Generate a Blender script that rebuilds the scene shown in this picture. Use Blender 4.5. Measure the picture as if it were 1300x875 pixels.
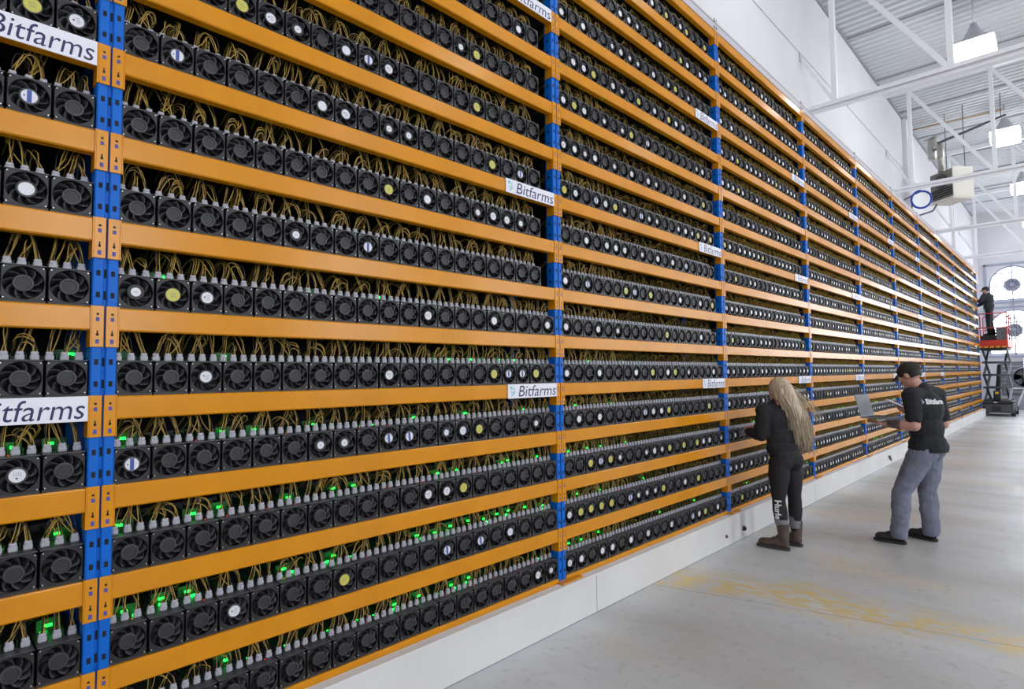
import bpy, bmesh, math, random
import numpy as np
from mathutils import Vector, Matrix, noise
from mathutils.bvhtree import BVHTree

# ------------------------------------------------------------------ clear
for _o in list(bpy.data.objects):
    bpy.data.objects.remove(_o)
SC = bpy.context.scene
COL = SC.collection
RND = random.Random(7)
PI = math.pi

# ------------------------------------------------------------------ camera
F_PX = 743.578                      # focal length in pixels of the 1300 x 875 frame
YAW, PITCH, ROLL = -0.76979, 0.05097, -0.01057
FLOOR0 = 0.30                       # height of the lowest beam's top above the floor
CAM = Vector((2.55106, -0.49621, 1.36419 + FLOOR0))
_f = Vector((math.sin(YAW) * math.cos(PITCH), math.cos(YAW) * math.cos(PITCH), math.sin(PITCH)))
_r = Vector((math.cos(YAW), -math.sin(YAW), 0))
_u = _r.cross(_f)
C_R = _r * math.cos(ROLL) + _u * math.sin(ROLL)
C_U = -_r * math.sin(ROLL) + _u * math.cos(ROLL)
C_F = _f
cam_d = bpy.data.cameras.new('camera')
cam_d.sensor_fit = 'HORIZONTAL'
cam_d.sensor_width = 36.0
cam_d.lens = F_PX / 1300 * 36.0
cam_d.clip_start = 0.02
cam_d.clip_end = 200
cam = bpy.data.objects.new('camera', cam_d)
COL.objects.link(cam)
cam.matrix_world = Matrix(((C_R.x, C_U.x, -C_F.x, CAM.x), (C_R.y, C_U.y, -C_F.y, CAM.y),
                           (C_R.z, C_U.z, -C_F.z, CAM.z), (0, 0, 0, 1)))
SC.camera = cam


def project(p):
    d = Vector(p) - CAM
    z = d.dot(C_F)
    if z < 0.05:
        return None
    return 650 + F_PX * d.dot(C_R) / z, 437.5 - F_PX * d.dot(C_U) / z, z


# ------------------------------------------------------------------ world, view
W = bpy.data.worlds.new('world')
SC.world = W
W.use_nodes = True
W.node_tree.nodes['Background'].inputs[0].default_value = (0.75, 0.86, 1.0, 1)
W.node_tree.nodes['Background'].inputs[1].default_value = 1.0
SC.view_settings.view_transform = 'Standard'
SC.view_settings.look = 'None'
SC.view_settings.gamma = 1.0
SC.view_settings.use_curve_mapping = False
SC.view_settings.exposure = -0.30

LAMP_POWER = 20.0        # emission of the high-bay diffusers
WINDOW_DAY = 13.0         # emission of the daylit window panes
SIDE_DAY = 260.0         # watts of daylight through each window of the side wall


def area(name, loc, rot, sx, sy, watts, col):
    d = bpy.data.lights.new(name, 'AREA')
    d.shape = 'RECTANGLE'
    d.size, d.size_y = sx, sy
    d.energy = watts
    d.color = col
    o = bpy.data.objects.new(name, d)
    o.location = loc
    o.rotation_euler = rot
    COL.objects.link(o)
    return o


ROOM_X0, ROOM_X1, ROOM_Y0, ROOM_Y1, ROOM_Z = -0.60, 12.0, -8.0, 32.0, 8.40
SIDE_WIN_Y = [-4.0, 2.0, 8.0, 14.0, 20.0, 26.0]
for _y in SIDE_WIN_Y:
    area('daylight', (ROOM_X1 - 0.12, _y, 4.1), (0, PI / 2, 0), 4.6, 2.6, SIDE_DAY, (0.93, 0.97, 1.0))

# ------------------------------------------------------------------ materials
MATS = {}


def lin(r, g, b):
    f = lambda c: c / 12.92 if c <= 0.04045 else ((c + 0.055) / 1.055) ** 2.4
    return (f(r / 255), f(g / 255), f(b / 255))


def mat(name, rgb, rough=0.5, metal=0.0, spec=0.5, var=0.0, vscale=6.0, bump=0.0, bscale=40.0,
        coat=0.0, emit=None, strength=0.0, stretch=None):
    m = bpy.data.materials.new(name)
    m.use_nodes = True
    nt = m.node_tree
    b = nt.nodes['Principled BSDF']
    b.inputs['Base Color'].default_value = (*rgb, 1)
    b.inputs['Roughness'].default_value = rough
    b.inputs['Metallic'].default_value = metal
    b.inputs['Specular IOR Level'].default_value = spec
    if coat:
        b.inputs['Coat Weight'].default_value = coat
        b.inputs['Coat Roughness'].default_value = 0.12
    if emit:
        b.inputs['Emission Color'].default_value = (*emit, 1)
        b.inputs['Emission Strength'].default_value = strength
    if var or bump:
        tc = nt.nodes.new('ShaderNodeTexCoord')
        src = tc.outputs['Object']
        if stretch:
            mp = nt.nodes.new('ShaderNodeMapping')
            mp.inputs['Scale'].default_value = stretch
            nt.links.new(src, mp.inputs[0])
            src = mp.outputs[0]
    if var:
        n = nt.nodes.new('ShaderNodeTexNoise')
        n.inputs['Scale'].default_value = vscale
        n.inputs['Detail'].default_value = 4
        nt.links.new(src, n.inputs['Vector'])
        r = nt.nodes.new('ShaderNodeMapRange')
        r.inputs[1].default_value, r.inputs[2].default_value = 0.3, 0.7
        r.inputs[3].default_value, r.inputs[4].default_value = 1 - var, 1 + var
        nt.links.new(n.outputs['Fac'], r.inputs[0])
        mx = nt.nodes.new('ShaderNodeVectorMath')
        mx.operation = 'SCALE'
        mx.inputs[0].default_value = rgb
        nt.links.new(r.outputs[0], mx.inputs['Scale'])
        nt.links.new(mx.outputs[0], b.inputs['Base Color'])
    if bump:
        n2 = nt.nodes.new('ShaderNodeTexNoise')
        n2.inputs['Scale'].default_value = bscale
        n2.inputs['Detail'].default_value = 3
        nt.links.new(src, n2.inputs['Vector'])
        bp = nt.nodes.new('ShaderNodeBump')
        bp.inputs['Strength'].default_value = bump
        bp.inputs['Distance'].default_value = 0.02
        nt.links.new(n2.outputs['Fac'], bp.inputs['Height'])
        nt.links.new(bp.outputs[0], b.inputs['Normal'])
    MATS[name] = m
    return m


mat('orange', lin(213, 138, 0), rough=0.23, spec=0.42, var=0.06, vscale=5)
mat('blue', lin(0, 100, 200), rough=0.42, spec=0.25, var=0.06, vscale=8)
mat('slot', (0.004, 0.005, 0.012), rough=0.8)
mat('rivet', lin(70, 72, 150), rough=0.5)
mat('deck', (0.012, 0.012, 0.013), rough=0.8, var=0.2)
mat('fan', (0.009, 0.009, 0.0115), rough=0.42)
mat('rotor', (0.013, 0.013, 0.016), rough=0.35)
mat('hub', (0.038, 0.038, 0.043), rough=0.42)
mat('hubdark', (0.019, 0.019, 0.022), rough=0.5)
mat('screw', (0.45, 0.46, 0.48), rough=0.35, metal=0.7)
mat('casing', (0.030, 0.030, 0.033), rough=0.5)
mat('plate', (0.085, 0.085, 0.092), rough=0.45, metal=0.2)
mat('board', (0.008, 0.11, 0.028), rough=0.5)
mat('plug', (0.47, 0.47, 0.53), rough=0.45)
mat('wire', lin(184, 152, 74), rough=0.5)
mat('wiredark', (0.012, 0.012, 0.012), rough=0.5)
mat('led', (0.0, 0.3, 0.02), emit=(0.01, 1.0, 0.06), strength=6.0)
mat('redled', (0.3, 0.0, 0.0), emit=(1.0, 0.03, 0.01), strength=2.0)
mat('st_white', (0.72, 0.72, 0.78), rough=0.4)
mat('st_yellow', lin(196, 190, 84), rough=0.4)
mat('st_blue', lin(60, 82, 160), rough=0.4)
mat('st_grey', (0.18, 0.18, 0.2), rough=0.4)
mat('signwhite', (0.80, 0.80, 0.88), rough=0.35)
mat('ink', lin(30, 22, 84), rough=0.4)
mat('teal', lin(90, 190, 180), rough=0.4)
mat('skyblue', lin(150, 185, 230), rough=0.4)
mat('wallpaint', (0.69, 0.69, 0.72), rough=0.7, var=0.025, vscale=0.8)
mat('endwall', lin(205, 204, 212), rough=0.8, var=0.04, vscale=0.7)
mat('kerb', (0.72, 0.71, 0.71), rough=0.45, var=0.05, vscale=1.5)
mat('flashing', (0.52, 0.50, 0.56), rough=0.6)
mat('dark', (0.02, 0.02, 0.022), rough=0.6)
mat('ceilpaint', (0.62, 0.64, 0.68), rough=0.6, var=0.03, vscale=0.5)
mat('seam', (0.30, 0.30, 0.33), rough=0.7)
mat('steelwhite', (0.80, 0.81, 0.85), rough=0.4)
mat('lampmetal', (0.6, 0.62, 0.65), rough=0.35, metal=0.6)
mat('lampglow', (0.9, 0.9, 0.9), emit=(1.0, 0.985, 0.96), strength=LAMP_POWER)
mat('daypane', (0.8, 0.85, 0.9), emit=(0.90, 0.96, 1.0), strength=WINDOW_DAY)
mat('winframe', lin(150, 158, 178), rough=0.5)
mat('ventgrey', lin(150, 154, 172), rough=0.6)

# ------------------------------------------------------------------ mesh building


class MB:
    def __init__(self):
        self.v, self.f, self.m, self.s = [], [], [], []

    def add(self, verts, faces, mi=0, smooth=False):
        o = len(self.v)
        self.v += [tuple(p) for p in verts]
        for f in faces:
            self.f.append(tuple(i + o for i in f))
            self.m.append(mi)
            self.s.append(smooth)
        return self

    def box(self, x0, x1, y0, y1, z0, z1, mi=0):
        v = [(x, y, z) for z in (z0, z1) for y in (y0, y1) for x in (x0, x1)]
        return self.add(v, [(0, 2, 3, 1), (4, 5, 7, 6), (0, 1, 5, 4), (2, 6, 7, 3), (0, 4, 6, 2), (1, 3, 7, 5)], mi)

    def cbox(self, x0, x1, y0, y1, z0, z1, c, mi=0):
        """box with chamfered edges (hull of three inset slabs)"""
        pts = []
        for sx, X in ((-1, x0), (1, x1)):
            for sy, Y in ((-1, y0), (1, y1)):
                for sz, Z in ((-1, z0), (1, z1)):
                    pts += [(X, Y - sy * c, Z - sz * c), (X - sx * c, Y, Z - sz * c), (X - sx * c, Y - sy * c, Z)]
        bm = bmesh.new()
        for p in pts:
            bm.verts.new(p)
        bmesh.ops.convex_hull(bm, input=bm.verts)
        bmesh.ops.dissolve_limit(bm, angle_limit=0.02, verts=bm.verts, edges=bm.edges)
        bm.verts.index_update()
        self.add([v.co[:] for v in bm.verts], [[v.index for v in f.verts] for f in bm.faces], mi)
        bm.free()
        return self

    def tube(self, path, r, n=6, mi=0, r1=None, caps=True, smooth=True):
        path = [Vector(p) for p in path]
        k = len(path)
        rings = []
        t0 = (path[1] - path[0]).normalized()
        ref = Vector((0, 0, 1)) if abs(t0.z) < 0.9 else Vector((1, 0, 0))
        u = t0.cross(ref).normalized()
        for i, p in enumerate(path):
            a = path[max(i - 1, 0)]
            b = path[min(i + 1, k - 1)]
            t = (b - a).normalized()
            u = (u - t * u.dot(t)).normalized()
            w = t.cross(u)
            rr = r if r1 is None else r + (r1 - r) * i / (k - 1)
            rings.append([p + (u * math.cos(2 * PI * j / n) + w * math.sin(2 * PI * j / n)) * rr for j in range(n)])
        v = [q for g in rings for q in g]
        f = [(i * n + j, i * n + (j + 1) % n, (i + 1) * n + (j + 1) % n, (i + 1) * n + j)
             for i in range(k - 1) for j in range(n)]
        if caps:
            f += [tuple(range(n - 1, -1, -1)), tuple(range((k - 1) * n, k * n))]
        return self.add(v, f, mi, smooth)

    def bar(self, a, b, w, h, mi=0, up=(0, 0, 1)):
        a, b = Vector(a), Vector(b)
        t = (b - a).normalized()
        up = Vector(up)
        if abs(t.dot(up)) > 0.98:
            up = Vector((1, 0, 0))
        s = t.cross(up).normalized()
        q = s.cross(t)
        v = []
        for p in (a, b):
            for i, j in ((-1, -1), (1, -1), (1, 1), (-1, 1)):
                v.append(p + s * (w / 2 * i) + q * (h / 2 * j))
        return self.add(v, [(3, 2, 1, 0), (4, 5, 6, 7), (0, 1, 5, 4), (1, 2, 6, 5), (2, 3, 7, 6), (3, 0, 4, 7)], mi)

    def disc(self, c, r, n, axis='x', mi=0, thick=0.0006):
        """thin round plate facing +axis"""
        c = Vector(c)
        ax = {'x': (Vector((0, 1, 0)), Vector((0, 0, 1)), Vector((1, 0, 0))),
              'z': (Vector((1, 0, 0)), Vector((0, 1, 0)), Vector((0, 0, 1))),
              'y': (Vector((0, 0, 1)), Vector((1, 0, 0)), Vector((0, 1, 0)))}[axis]
        a = [c + (ax[0] * math.cos(2 * PI * i / n) + ax[1] * math.sin(2 * PI * i / n)) * r for i in range(n)]
        b = [p - ax[2] * thick for p in a]
        f = [tuple(range(n))] + [(i, n + i, n + (i + 1) % n, (i + 1) % n) for i in range(n)]
        if thick > 0.002:
            f.append(tuple(range(2 * n - 1, n - 1, -1)))
        return self.add(a + b, f, mi)

    def lathe(self, prof, n, c=(0, 0, 0), axis='z', mi=0, smooth=True):
        v = []
        for r, h in prof:
            for j in range(n):
                a = 2 * PI * j / n
                p = (r * math.cos(a), r * math.sin(a), h)
                if axis == 'x':
                    p = (h, r * math.cos(a), r * math.sin(a))
                elif axis == 'y':
                    p = (r * math.sin(a), h, r * math.cos(a))
                v.append((p[0] + c[0], p[1] + c[1], p[2] + c[2]))
        f = [(i * n + j, i * n + (j + 1) % n, (i + 1) * n + (j + 1) % n, (i + 1) * n + j)
             for i in range(len(prof) - 1) for j in range(n)]
        f += [tuple(range(n - 1, -1, -1)), tuple(range((len(prof) - 1) * n, len(prof) * n))]
        return self.add(v, f, mi, smooth)

    def sphere(self, c, rad, n=12, m=8, mi=0, rot=None):
        rad = rad if hasattr(rad, '__len__') else (rad,) * 3
        v = []
        for i in range(m + 1):
            t = PI * i / m
            for j in range(n):
                a = 2 * PI * j / n
                p = Vector((rad[0] * math.sin(t) * math.cos(a), rad[1] * math.sin(t) * math.sin(a), rad[2] * math.cos(t)))
                if rot is not None:
                    p = rot @ p
                v.append(p + Vector(c))
        f = [(i * n + j, (i + 1) * n + j, (i + 1) * n + (j + 1) % n, i * n + (j + 1) % n) for i in range(m) for j in range(n)]
        return self.add(v, f, mi, True)

    def mesh(self, name, mats):
        me = bpy.data.meshes.new(name)
        me.from_pydata(self.v, [], self.f)
        for k in mats:
            me.materials.append(MATS[k])
        me.polygons.foreach_set('material_index', self.m)
        me.polygons.foreach_set('use_smooth', self.s)
        me.update()
        return me


def link(name, me, parent=None, loc=(0, 0, 0), rot=None):
    o = bpy.data.objects.new(name, me)
    COL.objects.link(o)
    o.location = loc
    if rot:
        o.rotation_euler = rot
    if parent:
        o.parent = parent
    return o


def tag(o, label=None, cat=None, group=None, kind=None):
    if label:
        o['label'] = label
    if cat:
        o['category'] = cat
    if group:
        o['group'] = group
    if kind:
        o['kind'] = kind
    return o


ORD = ['zeroth', 'first', 'second', 'third', 'fourth', 'fifth', 'sixth', 'seventh', 'eighth', 'ninth', 'tenth',
       'eleventh', 'twelfth', 'thirteenth', 'fourteenth', 'fifteenth', 'sixteenth', 'seventeenth', 'eighteenth',
       'nineteenth', 'twentieth']

# ------------------------------------------------------------------ room shell
NF = ROOM_Y1 + 0.3


def floor_material():
    m = bpy.data.materials.new('floorconcrete')
    m.use_nodes = True
    nt = m.node_tree
    N, L = nt.nodes, nt.links
    b = N['Principled BSDF']
    tc = N.new('ShaderNodeTexCoord')

    def noise_n(scale, detail, stretch=None):
        n = N.new('ShaderNodeTexNoise')
        n.inputs['Scale'].default_value = scale
        n.inputs['Detail'].default_value = detail
        if stretch:
            mp = N.new('ShaderNodeMapping')
            mp.inputs['Scale'].default_value = stretch
            L.new(tc.outputs['Object'], mp.inputs[0])
            L.new(mp.outputs[0], n.inputs['Vector'])
        else:
            L.new(tc.outputs['Object'], n.inputs['Vector'])
        return n.outputs['Fac']

    def ramp(src, a, b_, va, vb):
        r = N.new('ShaderNodeMapRange')
        r.inputs[1].default_value, r.inputs[2].default_value = a, b_
        r.inputs[3].default_value, r.inputs[4].default_value = va, vb
        r.clamp = True
        L.new(src, r.inputs[0])
        return r.outputs[0]

    def math_n(op, a, c):
        q = N.new('ShaderNodeMath')
        q.operation = op
        for i, s in enumerate((a, c)):
            if isinstance(s, (int, float)):
                q.inputs[i].default_value = s
            else:
                L.new(s, q.inputs[i])
        return q.outputs[0]

    def mixc(fac, c1, c2):
        q = N.new('ShaderNodeMix')
        q.data_type = 'RGBA'
        L.new(fac, q.inputs[0])
        for i, c in ((6, c1), (7, c2)):
            if isinstance(c, tuple):
                q.inputs[i].default_value = (*c, 1)
            else:
                L.new(c, q.inputs[i])
        return q.outputs[2]

    base = mixc(ramp(noise_n(0.55, 6, (0.5, 1.3, 1)), 0.35, 0.68, 0, 1), lin(170, 170, 167), lin(208, 212, 217))
    base = mixc(ramp(noise_n(1.1, 8, (0.6, 1.0, 1)), 0.54, 0.70, 0, 0.6), base, lin(206, 194, 164))
    base = mixc(ramp(noise_n(14, 8), 0.56, 0.72, 0, 0.45), base, lin(152, 151, 150))
    # worn yellow paint line across the floor near y = 4.1 m
    sx = N.new('ShaderNodeSeparateXYZ')
    L.new(tc.outputs['Object'], sx.inputs[0])
    lead = math_n('ADD', math_n('MULTIPLY', sx.outputs['X'], 0.17), 3.92)
    wob = math_n('MULTIPLY', math_n('SUBTRACT', noise_n(1.7, 4), 0.5), 0.9)
    d = math_n('ABSOLUTE', math_n('ADD', math_n('SUBTRACT', sx.outputs['Y'], lead), wob), 0)
    band = ramp(d, 0.08, 0.36, 1, 0)
    wear = ramp(noise_n(11.0, 10, (0.6, 1.5, 1)), 0.40, 0.56, 0, 0.95)
    base = mixc(math_n('MULTIPLY', band, wear), base, lin(208, 184, 118))
    L.new(base, b.inputs['Base Color'])
    rr = ramp(noise_n(1.3, 5), 0.3, 0.7, 0.30, 0.52)
    L.new(rr, b.inputs['Roughness'])
    bp = N.new('ShaderNodeBump')
    bp.inputs['Strength'].default_value = 0.12
    bp.inputs['Distance'].default_value = 0.01
    L.new(noise_n(30, 4), bp.inputs['Height'])
    L.new(bp.outputs[0], b.inputs['Normal'])
    MATS['floorconcrete'] = m


floor_material()
o = link('floor', MB().box(ROOM_X0, ROOM_X1, ROOM_Y0, NF, -0.12, 0.0).mesh('floor', ['floorconcrete']))
tag(o, kind='structure')
# saw-cut joints of the slab
mb = MB()
for y in (9.6, 15.6, 21.6):
    mb.box(0.07, ROOM_X1, y - 0.004, y + 0.004, 0.0, 0.0012)
mb.box(5.2 - 0.004, 5.2 + 0.004, ROOM_Y0, ROOM_Y1, 0.0, 0.0012)
mb.bar((0.07, 3.64, 0.0), (3.2, 4.45, 0.0), 0.003, 0.0016)
link('slab_joint', mb.mesh('slab_joint', ['seam']), o)

o = link('wall_left', MB().box(ROOM_X0 - 0.25, ROOM_X0, ROOM_Y0, NF, 0, ROOM_Z + 0.1).mesh('wall_left', ['wallpaint']))
tag(o, kind='structure')
link('wall_conduit', MB().tube([(ROOM_X0 + 0.012, -2, 6.98), (ROOM_X0 + 0.012, 31.9, 6.98)], 0.006, 5).mesh('wall_conduit', ['wallpaint']), o)
for y in (17.95, 25.9, 31.86):
    tr = link('trim_%d' % (1 + [17.95, 25.9, 31.86].index(y)), MB().box(ROOM_X0, ROOM_X0 + 0.10, y - 0.2, min(y + 0.2, ROOM_Y1), 5.35, ROOM_Z - 0.06).mesh('pilaster', ['wallpaint']))
    tag(tr, kind='structure')
o = link('wall_back', MB().box(ROOM_X0, ROOM_X1, ROOM_Y0 - 0.25, ROOM_Y0, 0, ROOM_Z + 0.1).mesh('wall_back', ['wallpaint']))
tag(o, kind='structure')
o = link('wall_right', MB().box(ROOM_X1, ROOM_X1 + 0.25, ROOM_Y0, NF, 0, ROOM_Z + 0.1).mesh('wall_right', ['wallpaint']))
tag(o, kind='structure')

# corrugated roof deck, ribs running across the hall
mb = MB()
prof = []
P_R = 0.20
y = ROOM_Y0
while y < ROOM_Y1 + 0.3:
    prof += [(y, ROOM_Z), (y + 0.085, ROOM_Z), (y + 0.105, ROOM_Z + 0.05), (y + 0.18, ROOM_Z + 0.05)]
    y += P_R
vv = [(x, yy, zz) for x in (ROOM_X0 - 0.2, ROOM_X1 + 0.2) for yy, zz in prof]
n = len(prof)
mb.add(vv, [(i, i + 1, n + i + 1, n + i) for i in range(n - 1)])
mb.box(ROOM_X0 - 0.2, ROOM_X1 + 0.2, ROOM_Y0, NF, ROOM_Z + 0.09, ROOM_Z + 0.2)
o = link('ceiling', mb.mesh('ceiling', ['ceilpaint']))
tag(o, kind='structure')
sm = MB().box(ROOM_X0, ROOM_X1, -0.018, 0.018, ROOM_Z - 0.02, ROOM_Z + 0.001).mesh('panel_lap', ['seam'])
y = -6.6
while y < 31:
    link('panel_lap', sm, o, (0, y, 0))
    y += 2.4
link('wall_closure', MB().box(ROOM_X0, ROOM_X0 + 0.03, ROOM_Y0, ROOM_Y1, ROOM_Z - 0.05, ROOM_Z).mesh('wall_closure', ['seam']), o)

# kerb below the rack
mb = MB()
mb.box(0.004, 0.058, ROOM_Y0, 26.25, 0, 0.258)
mb.box(0.004, 0.064, ROOM_Y0, 26.25, 0.258, 0.272)
mb.box(ROOM_X0, -0.056, ROOM_Y0, 26.25, 0, 0.205)
mb.box(ROOM_X0, 0.064, 26.12, 26.25, 0.0, 0.272)
o = link('baseboard_left', mb.mesh('baseboard_left', ['kerb']))
tag(o, kind='structure')
link('skirting_seam', MB().box(0.058, 0.0595, ROOM_Y0, 26.25, 0.0, 0.006).mesh('skirting_seam', ['seam']), o)
plugm = MB().lathe([(0.026, 0), (0.026, 0.012), (0.012, 0.028)], 12, axis='x').mesh('cable_gland', ['dark'])
for y, z in ((5.38, 0.10),):
    link('cable_gland', plugm, o, (0.058, y, z))
g2 = MB().lathe([(0.016, 0), (0.016, 0.01), (0.010, 0.016)], 10, axis='x').mesh('bolt_cap', ['plate'])
link('bolt_cap', g2, o, (0.058, 4.98, 0.10))
mb = MB()
mb.add([(0.060, 11.5, 0.17), (0.066, 11.60, 0.10), (0.075, 11.75, 0.05), (0.070, 11.66, 0.16)], [(0, 1, 2, 3), (3, 2, 1, 0)])
link('torn_edge', mb.mesh('torn_edge', ['dark']), o)
for y in (2.9, 7.6, 12.3, 17.0, 21.7):
    link('panel_joint', MB().box(0.0578, 0.0586, y - 0.003, y + 0.003, 0, 0.258).mesh('panel_joint', ['seam']), o)

# ------------------------------------------------------------------ rack
BW = 2.60391          # bay width
LH = 0.325            # tier height
Z0 = FLOOR0
NLEV = 16             # beams 0..15
POSTW = 0.040

# upright: two slotted blue channels with a groove between
mb = MB()
PZ0, PZ1 = 0.212, Z0 + 15 * LH + 0.003
for s in (-1, 1):
    ya, yb = (-0.040, -0.005) if s < 0 else (0.005, 0.040)
    mb.cbox(-0.075, -0.004, ya, yb, PZ0, PZ1, 0.004)
mb.box(-0.070, -0.014, -0.006, 0.006, PZ0, PZ1)
mb.box(-0.50, -0.44, -0.040, 0.040, PZ0, PZ1)
for k in range(0, 16):
    for dz in (0.045, 0.125):
        z = Z0 + k * LH + dz
        for yc in (-0.0225, 0.0225):
            mb.box(-0.006, -0.0034, yc - 0.006, yc + 0.006, z - 0.010, z + 0.010, 1)
        mb.box(-0.016, -0.0134, -0.0045, 0.0045, z - 0.016, z + 0.016, 1)
        mb.box(-0.050, -0.034, -0.0404, -0.0396, z - 0.010, z + 0.010, 1)
up_me = mb.mesh('upright', ['blue', 'slot'])
foot_me = MB().cbox(-0.10, 0.05, -0.06, 0.16, 0.2725, 0.284, 0.002).mesh('foot_plate', ['orange'])
for n in range(-1, 11):
    o = link('rack_upright', up_me, None, (0, n * BW, 0))
    tag(o, 'blue slotted rack upright, %s post counted from the scissor lift end' % (ORD[11 - n]), 'rack post', 'blue rack uprights')
    link('foot_plate', foot_me, o)

# beam with its two end connectors and the shelf deck
BH = 0.085
beam_me = MB().cbox(-0.050, 0.0, POSTW + 0.0005, BW - POSTW - 0.0005, -BH, 0, 0.005).mesh('beam', ['orange'])


def connector(side):
    """side +1: on the post at the beam's start (post right half), -1: at its end"""
    mb = MB()
    h = 0.146
    if side > 0:
        y0, y1 = 0.003, POSTW + 0.0005
        yi0, yi1 = POSTW + 0.0005, POSTW + 0.004
    else:
        y0, y1 = -POSTW - 0.0005, -0.003
        yi0, yi1 = -POSTW - 0.004, -POSTW - 0.0005
    mb.cbox(-0.0035, 0.0035, y0, y1 + 0 * side, -h, 0.004, 0.0015)
    mb.box(-0.060, 0.0035, yi0, yi1, -h, 0.004)
    yc = 0.0225 * side
    mb.disc((0.0040, yc, -0.026), 0.0045, 8, 'x', 1)
    mb.box(0.0030, 0.0040, yc - 0.0055, yc + 0.0055, -0.052, -0.038, 2)
    mb.disc((0.0040, yc, -0.101), 0.0048, 8, 'x', 1)
    mb.box(0.0030, 0.0040, yc - 0.002, yc + 0.002, -0.101, -0.086, 1)
    mb.box(0.0030, 0.0040, yc - 0.0055, yc + 0.0055, -0.134, -0.118, 2)
    return mb.mesh('connector', ['orange', 'slot', 'rivet'])


conA, conB = connector(1), connector(-1)
deck_me = MB().box(-0.500, -0.0505, POSTW + 0.006, BW - POSTW - 0.006, -0.020, -0.0005).mesh('shelf_deck', ['deck'])
for b in range(-1, 10):
    for k in range(NLEV):
        o = link('rack_beam', beam_me, None, (0, b * BW, Z0 + k * LH))
        tag(o, 'orange steel rack beam, %s up from the kerb, %s bay from the scissor lift' % (ORD[k + 1], ORD[10 - b]),
            'rack beam', 'orange rack beams')
        if k > 0:
            link('connector', conA, o, (0, 0, 0))
            link('connector', conB, o, (0, BW, 0))
        link('shelf_deck', deck_me, o)

# added dark sheet: hides the pale wall, stands in for the rack's inner shade
o = link('rack_shade_sheet', MB().box(-0.540, -0.505, -BW, 26.05, 0.206, Z0 + 15 * LH + 0.09).mesh('rack_shade_sheet', ['deck']))
tag(o, 'added dark sheet standing in for the shade behind the machines', 'shade sheet')

# grey flashing along the top of the rack
ZT = Z0 + 15 * LH
mb = MB()
mb.box(-0.030, -0.012, -BW, 26.06, ZT + 0.0225, ZT + 0.095, 0)
mb.box(-0.49, -0.012, -BW, 26.06, ZT + 0.095, ZT + 0.103, 1)  # dark strip paints the shadow gap above the flashing
mb.box(-0.49, -0.020, -BW, 26.06, ZT + 0.103, ZT + 0.135, 0)
o = link('rack_flashing', mb.mesh('rack_flashing', ['flashing', 'dark']))
tag(o, 'long pale grey sheet metal flashing capping the rack top', 'flashing')


# ------------------------------------------------------------------ lettered signs on the beams
def text_mesh(txt, size, shear=0.0, extrude=0.0, res=3, bold=0.0):
    cu = bpy.data.curves.new('lettering', 'FONT')
    cu.body = txt
    cu.size = size
    cu.shear = shear
    cu.extrude = extrude
    cu.offset = bold
    cu.resolution_u = res
    cu.align_x = 'CENTER'
    cu.align_y = 'CENTER'
    ob = bpy.data.objects.new('lettering_src', cu)
    COL.objects.link(ob)
    dg = bpy.context.evaluated_depsgraph_get()
    me = bpy.data.meshes.new_from_object(ob.evaluated_get(dg))
    bpy.data.objects.remove(ob)
    bpy.data.curves.remove(cu)
    me.name = 'lettering'
    return me


SIGN_W = 0.47
tm = text_mesh('Bitfarms', 0.1, shear=0.18)
xs = [v.co.x for v in tm.vertices]
ys = [v.co.y for v in tm.vertices]
sx_, sy_ = 0.365 / (max(xs) - min(xs)), 0.070 / (max(ys) - min(ys))
cx_, cy_ = (max(xs) + min(xs)) / 2, (max(ys) + min(ys)) / 2
for v in tm.vertices:      # text lies in the y-z plane, facing +x
    X, Y = (v.co.x - cx_) * sx_, (v.co.y - cy_) * sy_
    v.co = (0.0, X + 0.035, Y)
tm.materials.clear()
tm.materials.append(MATS['ink'])
sign_me = MB().cbox(-0.0012, 0.0012, -SIGN_W / 2, SIGN_W / 2, -0.0445, 0.0445, 0.0005).mesh('sign_plate', ['signwhite'])
mb = MB()
for (y, z, w, mi) in ((-0.212, 0.022, 0.016, 0), (-0.188, 0.014, 0.012, 1), (-0.206, -0.004, 0.012, 1), (-0.190, -0.012, 0.014, 0),
                      (-0.202, -0.024, 0.012, 1), (-0.180, 0.000, 0.008, 0)):
    mb.box(0, 0.0004, y, y + w, z - w / 2, z + w / 2, mi)
logo_me = mb.mesh('logo', ['teal', 'skyblue'])
for b in range(-1, 7):
    for k in (4, 8, 12):
        o = link('sign_plate', sign_me, None, (0.0052, (b + 1) * BW - 0.045 - SIGN_W / 2, Z0 + k * LH - 0.042))
        tag(o, 'white sign plate with dark lettering on the %s beam above kerb, %s bay from lift' % (ORD[k + 1], ORD[10 - b]),
            'sign', 'white sign plates on the rack')
        lt = link('lettering', tm, o, (0.0016, 0.052 if b < 0 else 0.0085, 0))
        if b < 0:
            lt.scale = (1, 0.80, 1)
        link('logo', logo_me, o, (0.0013, 0, 0))

# ------------------------------------------------------------------ mining machines
PITCH_M = 0.1265
FS = 0.0595     # half size of a fan frame


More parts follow.
